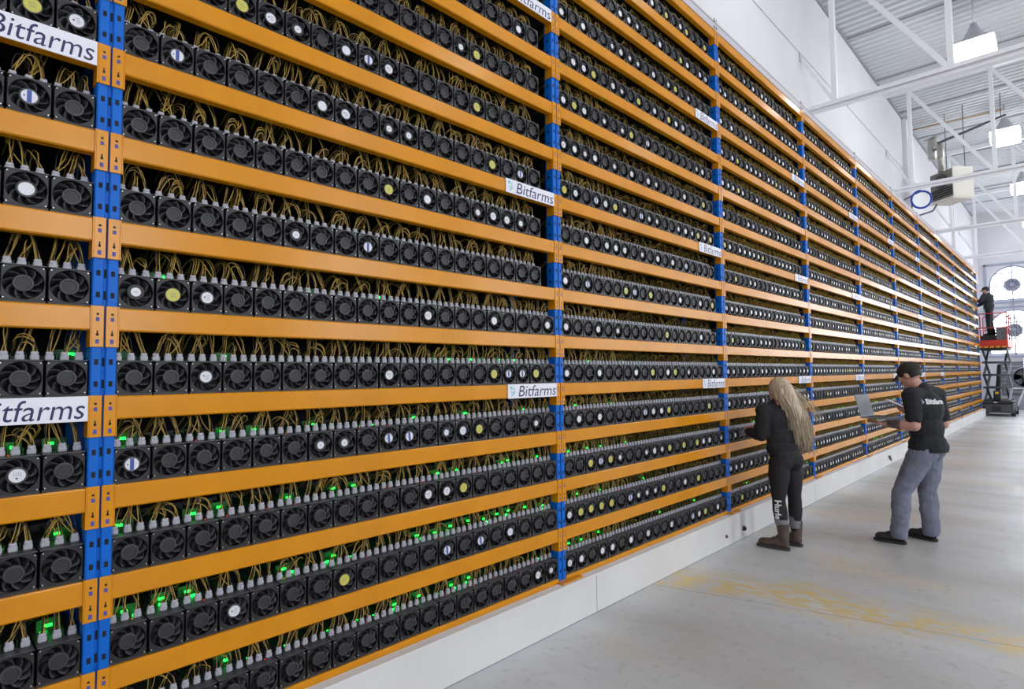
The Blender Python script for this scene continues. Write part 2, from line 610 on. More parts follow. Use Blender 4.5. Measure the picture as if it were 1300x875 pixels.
def g_body(mb, mi=(0, 1, 2), simple=False):
    if simple:
        mb.box(-0.345, -0.0365, -0.0585, 0.0585, -0.0068, 0.119, mi[0])
        mb.box(-0.335, -0.004, -0.0595, 0.0595, 0.1212, 0.1238, mi[1])
        return
    mb.cbox(-0.345, -0.0365, -0.0585, 0.0585, 0.003, 0.1205, 0.003, mi[0])
    mb.box(-0.335, -0.003, -0.0600, 0.0600, 0.1212, 0.1240, mi[1])
    mb.box(-0.345, -0.001, -0.0600, 0.0600, -0.0068, 0.0028, mi[0])
    mb.cbox(-0.425, -0.362, -0.052, 0.052, -0.0068, 0.150, 0.004, mi[1])
    mb.box(-0.362, -0.345, -0.02, 0.02, -0.0068, 0.06, mi[0])
    for y in (-0.021, 0.021):
        mb.box(-0.33, -0.075, y - 0.001, y + 0.001, 0.124, 0.146, mi[2])


def g_frame(mb, n=32, mi=(0, 1), screws=True):
    ang = [2 * PI * (i + 0.5) / n for i in range(n)]
    rings = []

    def sq(a, h, c):
        x, y = math.cos(a), math.sin(a)
        s = h / max(abs(x), abs(y))
        s = min(s, c / math.hypot(x, y))
        return x * s, y * s
    for kind, rad, x in (('s', FS, -0.036), ('s', FS, -0.0015), ('s', FS - 0.0015, 0.0), ('c', 0.0575, 0.0), ('c', 0.0555, -0.002), ('c', 0.0545, -0.036)):
        ring = []
        for a in ang:
            if kind == 's':
                yy, zz = sq(a, rad, rad * 1.36)
            else:
                yy, zz = rad * math.cos(a), rad * math.sin(a)
            ring.append((x, yy, zz + 0.0605))
        rings.append(ring)
    v = [p for r in rings for p in r]
    f = [(k * n + i, k * n + (i + 1) % n, (k + 1) * n + (i + 1) % n, (k + 1) * n + i)
         for k in range(len(rings) - 1) for i in range(n)]
    mb.add(v, f, mi[0])
    if screws:
        for sy in (-1, 1):
            for sz in (-1, 1):
                mb.disc((0.0016, sy * 0.0525, 0.0605 + sz * 0.0525), 0.0029, 6, 'x', mi[1], 0.0018)


def g_rotor(mb, nb=9, nseg=16, rs=3, mi=(0, 1, 2), ring=True):
    # hub
    R = 0.0300
    if ring:
        mb.lathe([(R, -0.034), (R, -0.0085), (R - 0.002, -0.0060), (R - 0.0075, -0.0055), (R - 0.0090, -0.0085), (0.003, -0.0085)], nseg, axis='x', mi=mi[1], smooth=False)
        for q in range(len(mb.m) - 2 - nseg, len(mb.m)):
            mb.m[q] = mi[2]
    else:
        mb.lathe([(R, -0.034), (R, -0.0085), (R - 0.002, -0.0060), (0.003, -0.0058)], nseg, axis='x', mi=mi[1], smooth=False)
    for i in range(nb):
        t0 = 2 * PI * i / nb
        v = []
        for j in range(rs + 1):
            u = j / rs
            r = 0.0285 + (0.0535 - 0.0285) * u
            a = t0 + 0.42 * u ** 1.3
            for (da, x) in ((0.0, -0.0085), (0.16, -0.0125), (0.60, -0.031)):
                v.append((x, r * math.cos(a + da), r * math.sin(a + da)))
        f = []
        for j in range(rs):
            for c in range(2):
                f.append((j * 3 + c, j * 3 + c + 1, (j + 1) * 3 + c + 1, (j + 1) * 3 + c))
        mb.add(v, f, mi[0], False)
        e = []  # paler strip paints the light caught along each blade's leading edge
        for j in range(rs + 1):
            u = j / rs
            r = 0.0285 + (0.0535 - 0.0285) * u
            a = t0 + 0.42 * u ** 1.3
            da = 0.0016 / r
            e += [(-0.0085, r * math.cos(a), r * math.sin(a)), (-0.0083, r * math.cos(a - da), r * math.sin(a - da))]
        mb.add(e, [(j * 2, j * 2 + 2, j * 2 + 3, j * 2 + 1) for j in range(rs)], mi[1], False)


def g_sticker(mb, kind, n=20, mi=None):
    """mi maps material key to slot"""
    x = -0.0050
    rad = {'W': 0.0225, 'V': 0.0225, 'Y': 0.0255, 'B': 0.0230, 'S': 0.0170}[kind]
    zc = 0.0
    if kind == 'Y':
        mb.disc((x, 0, zc), rad, n, 'x', mi['st_yellow'])
        if n > 12:
            mb.disc((x + 0.0003, 0, zc), rad * 0.80, n, 'x', mi['st_yellow'], 0.0003)
            for q in range(3):
                mb.box(x, x + 0.0004, -0.010, 0.010, zc - 0.008 + q * 0.007, zc - 0.0065 + q * 0.007, mi['st_grey'])
    else:
        mb.disc((x, 0, zc), rad, n, 'x', mi['st_white'])
        if kind == 'B':
            mb.box(x, x + 0.0004, -0.0065, 0.0065, zc - rad * 0.95, zc + rad * 0.95, mi['st_blue'])
            if n > 12:
                mb.box(x, x + 0.0004, -0.016, -0.012, zc - 0.003, zc + 0.003, mi['st_blue'])
        elif kind == 'V' and n > 12:
            mb.add([(x + 0.0004, -0.014, zc + 0.001), (x + 0.0004, -0.007, zc - 0.003), (x + 0.0004, -0.007, zc + 0.006)], [(0, 1, 2)], mi['slot'])
            for q in range(4):
                mb.box(x, x + 0.0004, -0.003 + 0.002 * (q % 2), 0.012, zc - 0.010 + q * 0.006, zc - 0.0088 + q * 0.006, mi['st_grey'])
        elif kind == 'S' and n > 12:
            mb.box(x, x + 0.0004, -0.006, 0.006, zc - 0.001, zc + 0.001, mi['st_grey'])


def g_plug(mb, mi=0, simple=False):
    if simple:
        mb.box(-0.007, 0.007, -0.0120, 0.0120, 0, 0.029, mi)
        return
    mb.cbox(-0.0085, 0.0085, -0.0128, 0.0128, 0, 0.020, 0.0030, mi)
    mb.cbox(-0.0070, 0.0070, -0.0108, 0.0108, 0.018, 0.031, 0.0030, mi)
    mb.box(0.0085, 0.0105, -0.003, 0.003, 0.004, 0.024, mi)


def cable_paths(seed, wires=4, segs=9):
    r = random.Random(seed)
    style = r.random()
    top = r.uniform(0.045, 0.092)
    yo = r.uniform(0.0, 0.045)
    if style < 0.45:       # bow up and over towards the back
        ctrl = [(0, 0, 0.0), (0.004, 0.15 * yo, 0.03), (-0.01, 0.5 * yo, top), (-0.06, yo, top + 0.015), (-0.14, 1.2 * yo, top * 0.6), (-0.22, 1.3 * yo, 0.0)]
    elif style < 0.8:      # tight loop leaning to the side
        sg = 0.72
        ctrl = [(0, 0, 0.0), (0.006, 0.005 * sg, 0.028), (0.006, 0.022 * sg, top * 0.85), (-0.004, 0.052 * sg, top), (-0.02, 0.070 * sg, top * 0.7), (-0.06, 0.06 * sg, 0.03), (-0.14, 0.05 * sg, 0.0)]
    else:                  # straight up behind the beam
        ctrl = [(0, 0, 0.0), (0.0, 0.2 * yo, 0.03), (-0.012, 0.5 * yo, 0.075), (-0.03, 0.9 * yo, 0.12), (-0.08, 1.1 * yo, 0.145), (-0.18, 1.2 * yo, 0.10)]
    out = []
    for w in range(wires):
        ox, oy = ((w % 2) - 0.5) * 0.007, (w / max(1, wires - 1) - 0.5) * 0.013
        sp = r.uniform(0.75, 1.2)
        jy = r.uniform(-0.012, 0.020)
        jz = r.uniform(-0.022, 0.010)
        pts = []
        m = len(ctrl)
        for q in range(segs + 1):
            t = q / segs * (m - 1)
            i = min(int(t), m - 2)
            u = t - i
            p0, p1, p2, p3 = (Vector(ctrl[max(i - 1, 0)]), Vector(ctrl[i]), Vector(ctrl[i + 1]), Vector(ctrl[min(i + 2, m - 1)]))
            c = 0.5 * ((2 * p1) + (p2 - p0) * u + (2 * p0 - 5 * p1 + 4 * p2 - p3) * u * u + (3 * p1 - p0 - 3 * p2 + p3) * u ** 3)
            g = min(1.0, t / 1.6)
            pts.append((c.x * (1 + (sp - 1) * g) + ox, c.y * (1 + (sp - 1) * g) + oy + jy * g, c.z + jz * g))
        out.append(pts)
    return out


def g_cable(mb, seed, wires=4, segs=9, n=4, mi=(0, 1), rad=0.0021, off=(0, 0, 0), mir=1):
    for w, pts in enumerate(cable_paths(seed, wires, segs)):
        mb.tube([(p[0] + off[0], mir * p[1] + off[1], p[2] + off[2]) for p in pts], rad, n, mi[1] if w == 1 else mi[0], caps=False, smooth=n > 3)


PLUG_Y = (-0.042, 0.0, 0.042)
PLUG_X, PLUG_Z = -0.056, 0.124
mb = MB(); g_body(mb); me_body = mb.mesh('machine_body', ['casing', 'plate', 'board'])
mb = MB(); g_frame(mb); me_frame = mb.mesh('fan_frame', ['fan', 'screw'])
mb = MB(); g_rotor(mb); me_rotor = mb.mesh('rotor', ['rotor', 'hub', 'hubdark'])
mb = MB(); g_rotor(mb, nb=7, ring=False); me_rotor_b = mb.mesh('rotor', ['rotor', 'hubdark', 'hubdark'])
STK = ['st_white', 'st_yellow', 'st_blue', 'st_grey', 'slot']
me_sticker = {}
for kd in 'WVYBS':
    mb = MB(); g_sticker(mb, kd, 20, {k: i for i, k in enumerate(STK)}); me_sticker[kd] = mb.mesh('sticker', STK)
mb = MB(); g_plug(mb); me_plug = mb.mesh('plug', ['plug'])
NCAB = 26
me_cable = []
for sd in range(NCAB):
    mb = MB(); g_cable(mb, 100 + sd); me_cable.append(mb.mesh('cable', ['wire', 'wiredark']))
me_led = MB().cbox(-0.0025, 0.0025, -0.011, 0.011, 0, 0.010, 0.001).mesh('status_led', ['led'])  # LED enlarged so that its shape includes the green glow around it
me_led_s = MB().cbox(-0.002, 0.002, -0.003, 0.003, 0, 0.004, 0.0005).mesh('status_led', ['led'])
me_ctrl = MB().box(-0.0015, 0.0015, -0.036, 0.036, 0, 0.042).box(0.0015, 0.006, -0.02, -0.004, 0.01, 0.03).mesh('control_board', ['board'])
me_rled = MB().cbox(-0.0015, 0.0015, -0.0015, 0.0015, 0, 0.003, 0.0004).mesh('fault_led', ['redled'])

# hub stickers read off the photograph, tier by tier (P = bare hub), bay 0
STICK = {
    0: 'PPPPPPPPPPPPPPPPPPVS', 1: 'PPPVPPPYPPPPBPBPVPPP', 2: 'PPPPPPPPPPPVVYPPPPPP', 3: 'BPPPPPSSPBBPSVYPPPSP',
    4: 'PPVPPPPPPVPPPPPYBBYP', 5: 'SYVPPPPPPPPVPPPWPPPW', 6: 'PPPPPSPPBPPPPPPPPPP', 7: 'PPPPPPPPPYPWPPSVVSP',
    8: 'PBPPPPWVPSSPPPPYPBP', 9: 'PPPYVSPWBVPPPPYPPPP', 10: 'PPPPPPPPPPPPPSYPPPP', 11: 'PPPPPPPPPPPPPPPPPWP',
}
LEFT = {8: 'VYP', 7: 'PBP', 6: 'PWP', 3: 'PVP'}       # first, second ... machine left of post 0
MACH = []      # (bay, tier, slot, label slot, y, type)
for b in range(-1, 10):
    for k in range(15):
        if b == 0 and k in STICK:
            s = STICK[k]
        else:
            cnt = 20 if (k <= 4) else 19
            rr = random.Random(1000 + b * 50 + k)
            s = ''
            white = 0.42 + 0.09 * max(0, b - 1)
            for i in range(cnt):
                q = rr.random()
                if b < 1:
                    s += 'P' if q < 0.78 else rr.choice('WVYBS')
                else:
                    s += 'P' if q > white + 0.08 else rr.choice('WVYBSWVYS' if b == 1 else 'WVWSWBWVYW')
        for i, t in enumerate(s):
            if b == -1:
                tt = LEFT.get(k, '')
                t = tt[i] if i < len(tt) else t if i > 2 else 'P'
                y = -0.0412 - (i + 0.5) * PITCH_M
            else:
                y = b * BW + 0.0368 + (i + 0.5) * PITCH_M
            MACH.append((b, k, i, y, t))

seen = []
for idx, (b, k, i, y, t) in enumerate(MACH):
    p = project((0, y, Z0 + k * LH + 0.06))
    if p and -12 < p[0] < 1305 and -12 < p[1] < 880:
        seen.append((p[2], idx))
seen.sort()
INDIV = set(ix for _, ix in seen[:300])

LOOK = {'P': 'bare grey fan hub', 'W': 'round white hub sticker', 'V': 'printed white hub sticker', 'Y': 'yellow hub sticker',
        'B': 'blue striped hub sticker', 'S': 'small white hub sticker'}
rr = random.Random(5)
for ix in sorted(INDIV):
    b, k, i, y, t = MACH[ix]
    dz = 0.0
    o = link('mining_machine', me_body, None, (-0.010 - rr.uniform(0, 0.006), y, Z0 + k * LH + 0.0072))
    where = ('%s towards lift on %s tier above kerb, %s bay from lift' % (ORD[i + 1], ORD[k + 1], ORD[10 - b])) if b >= 0 else \
            ('%s from post on %s tier above kerb, eleventh bay from lift' % (ORD[i + 1], ORD[k + 1]))
    tag(o, LOOK[t].replace(' hub', '-hub').replace('fan-hub', 'hub') + ' machine, ' + where, 'mining machine', 'mining machines on the rack shelves')
    fr = link('fan_frame', me_frame, o, (0, 0, 0))
    link('rotor', me_rotor_b if t in 'SV' and rr.random() < 0.6 else me_rotor, fr, (0, 0, 0.0605), (rr.uniform(0, 6.28), 0, 0))
    if t != 'P':
        st = link('sticker', me_sticker[t], fr, (0, 0, 0.0605), (rr.choice((0, 0, 0, 0.2, -0.3, 1.57)) if t != 'B' else rr.choice((0, 0, 0.1, 1.57)) * (0 if k > 3 else 1), 0, 0))
    for py in PLUG_Y:
        pg = link('plug', me_plug, o, (PLUG_X, py + rr.uniform(-0.002, 0.002), PLUG_Z), (0, 0, rr.uniform(-0.12, 0.12)))
        cb = link('cable', me_cable[rr.randrange(NCAB)], pg, (0, 0, 0.030), (0, 0, rr.uniform(-0.05, 0.05)))
        if py > 0.01 or (abs(py) < 0.01 and rr.random() < 0.5):
            cb.scale = (1, -1, 1)
    q = rr.random()
    if q < (0.42 if k < 4 else 0.30 if k == 4 else 0.10):
        lx, ly = rr.uniform(-0.17, -0.10), rr.uniform(-0.018, 0.018)
        link('control_board', me_ctrl, o, (lx, ly, 0.1241), (0, 0, rr.uniform(-0.2, 0.2)))
        link('status_led', me_led, o, (lx + 0.024, ly + rr.uniform(-0.02, 0.02), 0.124 + 0.02))
        if k < 2:
            link('status_led', me_led, o, (lx + 0.03, ly + rr.uniform(-0.03, 0.03), 0.124))
    if q > 0.72:
        link('status_led', me_led_s, o, (rr.uniform(-0.12, -0.075), rr.choice((-0.028, 0.012, 0.03)), 0.1465 if False else 0.124))
    if rr.random() < 0.35 and k < 4:
        link('fault_led', me_rled, o, (-0.045, rr.choice((-0.021, 0.021)), 0.124))

# all other machines of the wall as one object
SLOTS = ['casing', 'plate', 'board', 'fan', 'screw', 'rotor', 'hub', 'hubdark', 'st_white', 'st_yellow', 'st_blue', 'st_grey', 'slot', 'plug', 'wire', 'wiredark', 'led']
SI = {k: i for i, k in enumerate(SLOTS)}
TPL = {}


def template(lod, t, var):
    key = (lod, t, var)
    if key in TPL:
        return TPL[key]
    mb = MB()
    r = random.Random(var * 31 + lod)
    if lod == 1:
        g_body(mb, (SI['casing'], SI['plate'], SI['board']))
        g_frame(mb, 24, (SI['fan'], SI['screw']))
    else:
        g_body(mb, (SI['casing'], SI['plate'], SI['board']), True)
        g_frame(mb, 16 if lod == 2 else 12, (SI['fan'], SI['screw']), False)
    rm = MB()
    g_rotor(rm, 9 if lod < 3 else 7, 14 if lod == 1 else 8, 2 if lod == 1 else 1, (SI['rotor'], SI['hub'], SI['hubdark']), lod < 3)
    if t != 'P':
        g_sticker(rm, t, 14 if lod == 1 else 10, SI)
    a = r.uniform(0, 6.28) if t != 'B' else 0.0
    ca, sa = math.cos(a), math.sin(a)
    rm.v = [(p[0], p[1] * ca - p[2] * sa, p[1] * sa + p[2] * ca + 0.0605) for p in rm.v]
    off = len(mb.v)
    mb.v += rm.v
    mb.f += [tuple(i + off for i in f) for f in rm.f]
    mb.m += rm.m
    mb.s += rm.s
    for q, py in enumerate(PLUG_Y):
        pm = MB()
        g_plug(pm, SI['plug'], lod > 1)
        pm.v = [(p[0] + PLUG_X, p[1] + py, p[2] + PLUG_Z) for p in pm.v]
        mb.add(pm.v, pm.f, SI['plug'])
        wires, segs = {1: (3, 6), 2: (2, 5), 3: (2, 4)}[lod]
        g_cable(mb, 200 + var * 7 + q, wires, segs, 3, (SI['wire'], SI['wiredark'] if lod < 2 else SI['wire']),
                {1: 0.0021, 2: 0.0026, 3: 0.0030}[lod], (PLUG_X, py, PLUG_Z + 0.029), -1 if py > 0.01 or (q == 1 and var % 2) else 1)
    if var == 3:
        mb.box(-0.150, -0.147, -0.03, 0.045, 0.124, 0.170, SI['board'])
        mb.box(-0.128, -0.120, 0.004, 0.018, 0.140, 0.150, SI['led'])
    v = np.array(mb.v, dtype=np.float32)
    ln = np.array([len(f) for f in mb.f], dtype=np.int32)
    ix = np.array([i for f in mb.f for i in f], dtype=np.int32)
    TPL[key] = (v, ln, ix, np.array(mb.m, dtype=np.int32), np.array(mb.s, dtype=bool))
    return TPL[key]


VV, LN, IX, MM, SS = [], [], [], [], []
voff = 0
rr = random.Random(11)
for idx, (b, k, i, y, t) in enumerate(MACH):
    if idx in INDIV:
        continue
    vis = project((0, y, Z0 + k * LH + 0.06))
    lod = 1 if b <= 1 else 2 if b <= 3 else 3
    if b <= 0 and (vis is None or vis[1] < -60 or vis[0] < -60):
        lod = 3
    v, ln, ixs, m, s = template(lod, t, rr.randrange(9))
    VV.append(v + np.array([-0.010 - rr.uniform(0, 0.006), y, Z0 + k * LH + 0.0072], dtype=np.float32))
    LN.append(ln)
    IX.append(ixs + voff)
    MM.append(m)
    SS.append(s)
    voff += len(v)
V_ = np.concatenate(VV); L_ = np.concatenate(LN); I_ = np.concatenate(IX); M_ = np.concatenate(MM); S_ = np.concatenate(SS)
me = bpy.data.meshes.new('mining_machine_rows')
me.vertices.add(len(V_))
me.vertices.foreach_set('co', V_.ravel())
me.loops.add(len(I_))
me.loops.foreach_set('vertex_index', I_)
me.polygons.add(len(L_))
me.polygons.foreach_set('loop_start', np.concatenate([[0], np.cumsum(L_)[:-1]]).astype(np.int32))
me.polygons.foreach_set('loop_total', L_)
for kx in SLOTS:
    me.materials.append(MATS[kx])
me.polygons.foreach_set('material_index', M_)
me.polygons.foreach_set('use_smooth', S_)
me.update(calc_edges=True)
me.validate()
o = link('mining_machine_rows', me)
tag(o, 'endless rows of small black fan machines along the receding orange rack', 'mining machines', kind='stuff')
print('stuff tris', int((L_ - 2).sum()), 'indiv', len(INDIV))
#==PART2==
# ------------------------------------------------------------------ roof trusses
TR_Y = [3.85, 9.77, 15.83, 21.66, 27.60]
TZ = 5.955          # centre of the bottom chord
PANEL = 1.505
NP = 8
X_V = [-0.10 + i * PANEL for i in range(NP)]
mb = MB()
mb.box(ROOM_X0, ROOM_X1, -0.055, 0.055, -0.008, 0.008)
mb.box(ROOM_X0, ROOM_X1, -0.006, 0.006, -0.075, -0.008)
mb.box(ROOM_X0, ROOM_X1, -0.055, -0.045, 0.008, 0.055)
mb.box(ROOM_X0, ROOM_X1, 0.045, 0.055, 0.008, 0.055)
me_bch = mb.mesh('bottom_chord', ['steelwhite'])
me_tch = MB().box(ROOM_X0, ROOM_X1, -0.06, 0.06, -0.06, 0.06).mesh('top_chord', ['steelwhite'])
HT = ROOM_Z - 0.13 - TZ
me_vert = MB().cbox(-0.04, 0.04, -0.04, 0.04, 0.0, HT, 0.006).mesh('vertical_strut', ['steelwhite'])
me_diag = MB().bar((0, 0, HT), (PANEL, 0, 0.0), 0.07, 0.07).mesh('diagonal_strut', ['steelwhite'])
me_knee = MB().bar((ROOM_X0, 0, 6.9 - TZ), (X_V[0], 0, 0.02), 0.05, 0.05).mesh('knee_brace', ['steelwhite'])
me_bolt = MB().box(ROOM_X0, ROOM_X0 + 0.02, -0.07, 0.07, 6.84 - TZ, 6.98 - TZ).mesh('brace_plate', ['flashing'])
NAMES_T = ['over the ninth bay from the lift', 'over the seventh bay from the lift', 'between the square lamp and the unit heater',
           'just beyond the unit heater', 'beside the scissor lift near the end wall']
for q, y in enumerate(TR_Y):
    t = bpy.data.objects.new('roof_truss', None)
    COL.objects.link(t)
    t.location = (0, y, TZ)
    tag(t, 'white painted steel roof truss %s' % NAMES_T[q], 'truss', 'white roof trusses')
    link('bottom_chord', me_bch, t)
    link('top_chord', me_tch, t, (0, 0, HT + 0.06))
    for i, x in enumerate(X_V):
        link('vertical_strut', me_vert, t, (x, 0, 0))
        if i < NP - 1:
            link('diagonal_strut', me_diag, t, (x, 0.001, 0))
    link('knee_brace', me_knee, t)
    link('brace_plate', me_bolt, t)

# ------------------------------------------------------------------ high-bay lamps
mb = MB()
mb.lathe([(0.04, 0.50), (0.06, 0.47), (0.075, 0.42), (0.14, 0.30), (0.20, 0.18), (0.23, 0.12)], 20, mi=0)
me_cone = mb.mesh('reflector', ['lampmetal'])
mb = MB()
mb.cbox(-0.30, 0.30, -0.30, 0.30, 0.09, 0.12, 0.01)
me_tray = mb.mesh('tray', ['lampmetal'])
me_diff = MB().cbox(-0.29, 0.29, -0.29, 0.29, -0.19, 0.09, 0.03).mesh('diffuser', ['lampglow'])
LAMPS = []
for x in (1.43, 5.9, 10.2):
    for y in (-5.2, 0.8, 6.7, 12.7, 18.75, 24.9, 30.2):
        LAMPS.append((x, y))
LZ = {12.7: 7.40, 18.75: 7.60, 24.9: 7.66}
near = {6.7: 'over the eighth bay from the lift', 12.7: 'before the unit heater', 18.75: 'beside the unit heater flue', 24.9: 'beyond the unit heater',
        30.2: 'by the arched end wall', 0.8: 'over the tenth bay from the lift', -5.2: 'by the rear wall'}
for x, y in LAMPS:
    z = LZ.get(y, 7.5)
    t = bpy.data.objects.new('ceiling_lamp', None)
    COL.objects.link(t)
    t.location = (x, y, z)
    row = {1.43: 'row nearest the rack', 5.9: 'middle row', 10.2: 'row along the side windows'}[x]
    tag(t, 'square glowing high-bay lamp %s, %s' % (near[y], row), 'lamp', 'high-bay lamps')
    link('reflector', me_cone, t)
    link('tray', me_tray, t)
    link('diffuser', me_diff, t)
    link('suspension', MB().tube([(0, 0, 0.50), (0, 0, ROOM_Z - z)], 0.012, 6).mesh('suspension', ['lampmetal']), t)

# ------------------------------------------------------------------ unit heater with flue and hose
mat('heaterwhite', lin(236, 232, 222), rough=0.5, var=0.03)
mat('heatergrey', lin(120, 116, 110), rough=0.55, var=0.2, vscale=9)
mat('galv', lin(176, 174, 168), rough=0.35, metal=0.7, var=0.12, vscale=12)
mat('hoseblue', lin(40, 76, 176), rough=0.45)
mat('rod', lin(86, 84, 88), rough=0.5)
mat('copper', lin(176, 150, 118), rough=0.5)
H = bpy.data.objects.new('unit_heater', None)
COL.objects.link(H)
HY = 18.0
H.location = (0.36, HY, 6.02)
H.rotation_euler = (0, 0, math.radians(-38))
H.scale = (0.9, 0.9, 0.9)
tag(H, 'boxy white and grey gas unit heater hung below the roof with a flue', 'heater')
mb = MB()
mb.cbox(-0.40, 0.36, -0.28, 0.30, 0.0, 0.80, 0.02)
link('casing', mb.mesh('casing', ['heatergrey']), H)
link('side_panel', MB().cbox(0.36, 0.39, -0.31, 0.34, -0.03, 0.83, 0.008).mesh('side_panel', ['heaterwhite']), H)
link('drip_pan', MB().cbox(-0.42, 0.36, -0.31, 0.34, -0.06, 0.0, 0.01).mesh('drip_pan', ['heaterwhite']), H)
mb = MB()
mb.lathe([(0.20, 0.0), (0.20, -0.05), (0.17, -0.06), (0.16, -0.01), (0.05, -0.01), (0.05, -0.07)], 18, (-0.02, -0.28, 0.52), 'y')
link('blower', mb.mesh('blower', ['rod']), H)
lv = MB().cbox(-0.34, 0.32, -0.30, -0.27, 0, 0.035, 0.004).mesh('louvre', ['dark'])
for i in range(4):
    link('louvre', lv, H, (0, 0, 0.07 + 0.065 * i), (0.0, 0, 0))
link('gas_valve', MB().cbox(-0.62, -0.40, -0.06, 0.06, 0.02, 0.10, 0.01).mesh('gas_valve', ['rod']), H)
for sx in (-0.3, 0.28):
    link('hanger_rod', MB().tube([(sx, 0.2, 0.80), (sx, 0.2, (ROOM_Z - 6.02) / 0.9)], 0.010, 6).mesh('hanger_rod', ['rod']), H)
mb = MB()
mb.tube([(-0.28, 0.0, 0.78), (-0.28, 0.0, 1.52), (-0.30, 0.02, 1.64), (-0.36, 0.06, 1.72), (-0.46, 0.10, 1.74), (-0.62, 0.14, 1.72)], 0.085, 12)
for z in (0.9, 1.3):
    mb.lathe([(0.088, z), (0.096, z + 0.01), (0.096, z + 0.03), (0.088, z + 0.04)], 12, (-0.28, 0, 0))
link('flue_pipe', mb.mesh('flue_pipe', ['galv']), H)
mb = MB()
mb.lathe([(0.10, 1.42), (0.115, 1.44), (0.115, 2.02), (0.10, 2.04)], 14, (-0.72, 0.16, 0))
mb.box(-0.95, -0.45, 0.10, 0.22, 2.06, 2.10)
link('draft_hood', mb.mesh('draft_hood', ['galv']), H)
T = link('stay_rod', MB().bar((0.12, 18.02, 7.56), (1.517, 17.8, 7.80), 0.05, 0.05).tube([(1.42, 17.815, 7.78), (1.42, 17.815, 8.39)], 0.010, 6).mesh('stay_rod', ['rod']))
tag(T, 'dark diagonal stay rod running from the heater flue to the roof', 'rod')
T = link('roof_pipe', MB().tube([(-0.50, 18.6, 8.28), (1.45, 18.75, 8.28)], 0.022, 8).mesh('roof_pipe', ['copper']))
tag(T, 'thin brownish pipe fixed under the roof behind the flue', 'pipe')
mb = MB()
pts = []
for i in range(27):
    a = PI * 0.5 + 2 * PI * 1.1 * i / 26
    pts.append((-0.16 + 0.20 * math.cos(a), 17.2 + 0.05 * math.cos(a) + 0.004 * i, 5.98 + 0.22 * math.sin(a)))
mb.tube(pts, 0.026, 8)
T = link('hose', mb.mesh('hose', ['hoseblue']))
tag(T, 'coiled blue hose looped beside the unit heater', 'hose')
link('hose_bracket', MB().bar((-0.36, 17.22, 6.02), (-0.36, 17.22, 5.42), 0.03, 0.03).bar((-0.60, 17.22, 6.0), (-0.15, 17.22, 6.20), 0.03, 0.03).mesh('hose_bracket', ['rod']), T)
T = link('gas_pipe', MB().tube([(-0.55, 17.35, 5.55), (-0.30, 17.4, 5.60), (0.0, 17.7, 5.74), (0.05, 18.0, 5.95)], 0.022, 8).mesh('gas_pipe', ['rod']))
tag(T, 'dark bent gas pipe running from the wall to the heater', 'pipe')

# ------------------------------------------------------------------ end wall with arched windows
WIN_X = [0.62, 3.55, 6.48, 9.41]
WIN_Z = [(2.28, 4.19, 0.86), (4.59, 6.06, 0.78)]


def arch(cx, z0, zt, hw, n=18, inset=0.0):
    hw -= inset
    zc = zt - inset - hw
    z0 += inset
    p = [(cx + hw, z0), (cx + hw, max(zc, z0))]
    p += [(cx + hw * math.cos(PI * i / n), max(zc, z0) + (zt - inset - max(zc, z0)) * math.sin(PI * i / n)) for i in range(1, n)]
    p += [(cx - hw, max(zc, z0)), (cx - hw, z0)]
    return p


cu = bpy.data.curves.new('wall_end_curve', 'CURVE')
cu.dimensions = '2D'
cu.fill_mode = 'BOTH'
cu.extrude = 0.15


def spline(pts):
    sp = cu.splines.new('POLY')
    sp.points.add(len(pts) - 1)
    for q, p in zip(sp.points, pts):
        q.co = (p[0], p[1], 0, 1)
    sp.use_cyclic_u = True


spline([(ROOM_X0 - 0.2, 0), (ROOM_X1 + 0.2, 0), (ROOM_X1 + 0.2, ROOM_Z + 0.1), (ROOM_X0 - 0.2, ROOM_Z + 0.1)])
for cx in WIN_X:
    for z0, zt, hw in WIN_Z:
        spline(arch(cx, z0, zt, hw))
ob = bpy.data.objects.new('wall_end_src', cu)
COL.objects.link(ob)
dg = bpy.context.evaluated_depsgraph_get()
me = bpy.data.meshes.new_from_object(ob.evaluated_get(dg))
bpy.data.objects.remove(ob)
me.materials.clear()
me.materials.append(MATS['endwall'])
o = link('wall_end', me, None, (0, ROOM_Y1 + 0.15, 0), (PI / 2, 0, 0))
tag(o, kind='structure')


def clip(poly, axis, val, keep_less):
    out = []
    for i in range(len(poly)):
        a, b = poly[i], poly[(i + 1) % len(poly)]
        ia = (a[axis] <= val) == keep_less
        ib = (b[axis] <= val) == keep_less
        if ia:
            out.append(a)
        if ia != ib:
            t = (val - a[axis]) / (b[axis] - a[axis])
            out.append((a[0] + t * (b[0] - a[0]), a[1] + t * (b[1] - a[1])))
    return out


def prism_y(mb, poly, y0, y1, mi=0):
    n = len(poly)
    v = [(p[0], y0, p[1]) for p in poly] + [(p[0], y1, p[1]) for p in poly]
    f = [tuple(range(n)), tuple(range(2 * n - 1, n - 1, -1))] + [(i, n + i, n + (i + 1) % n, (i + 1) % n) for i in range(n)]
    return mb.add(v, f, mi)


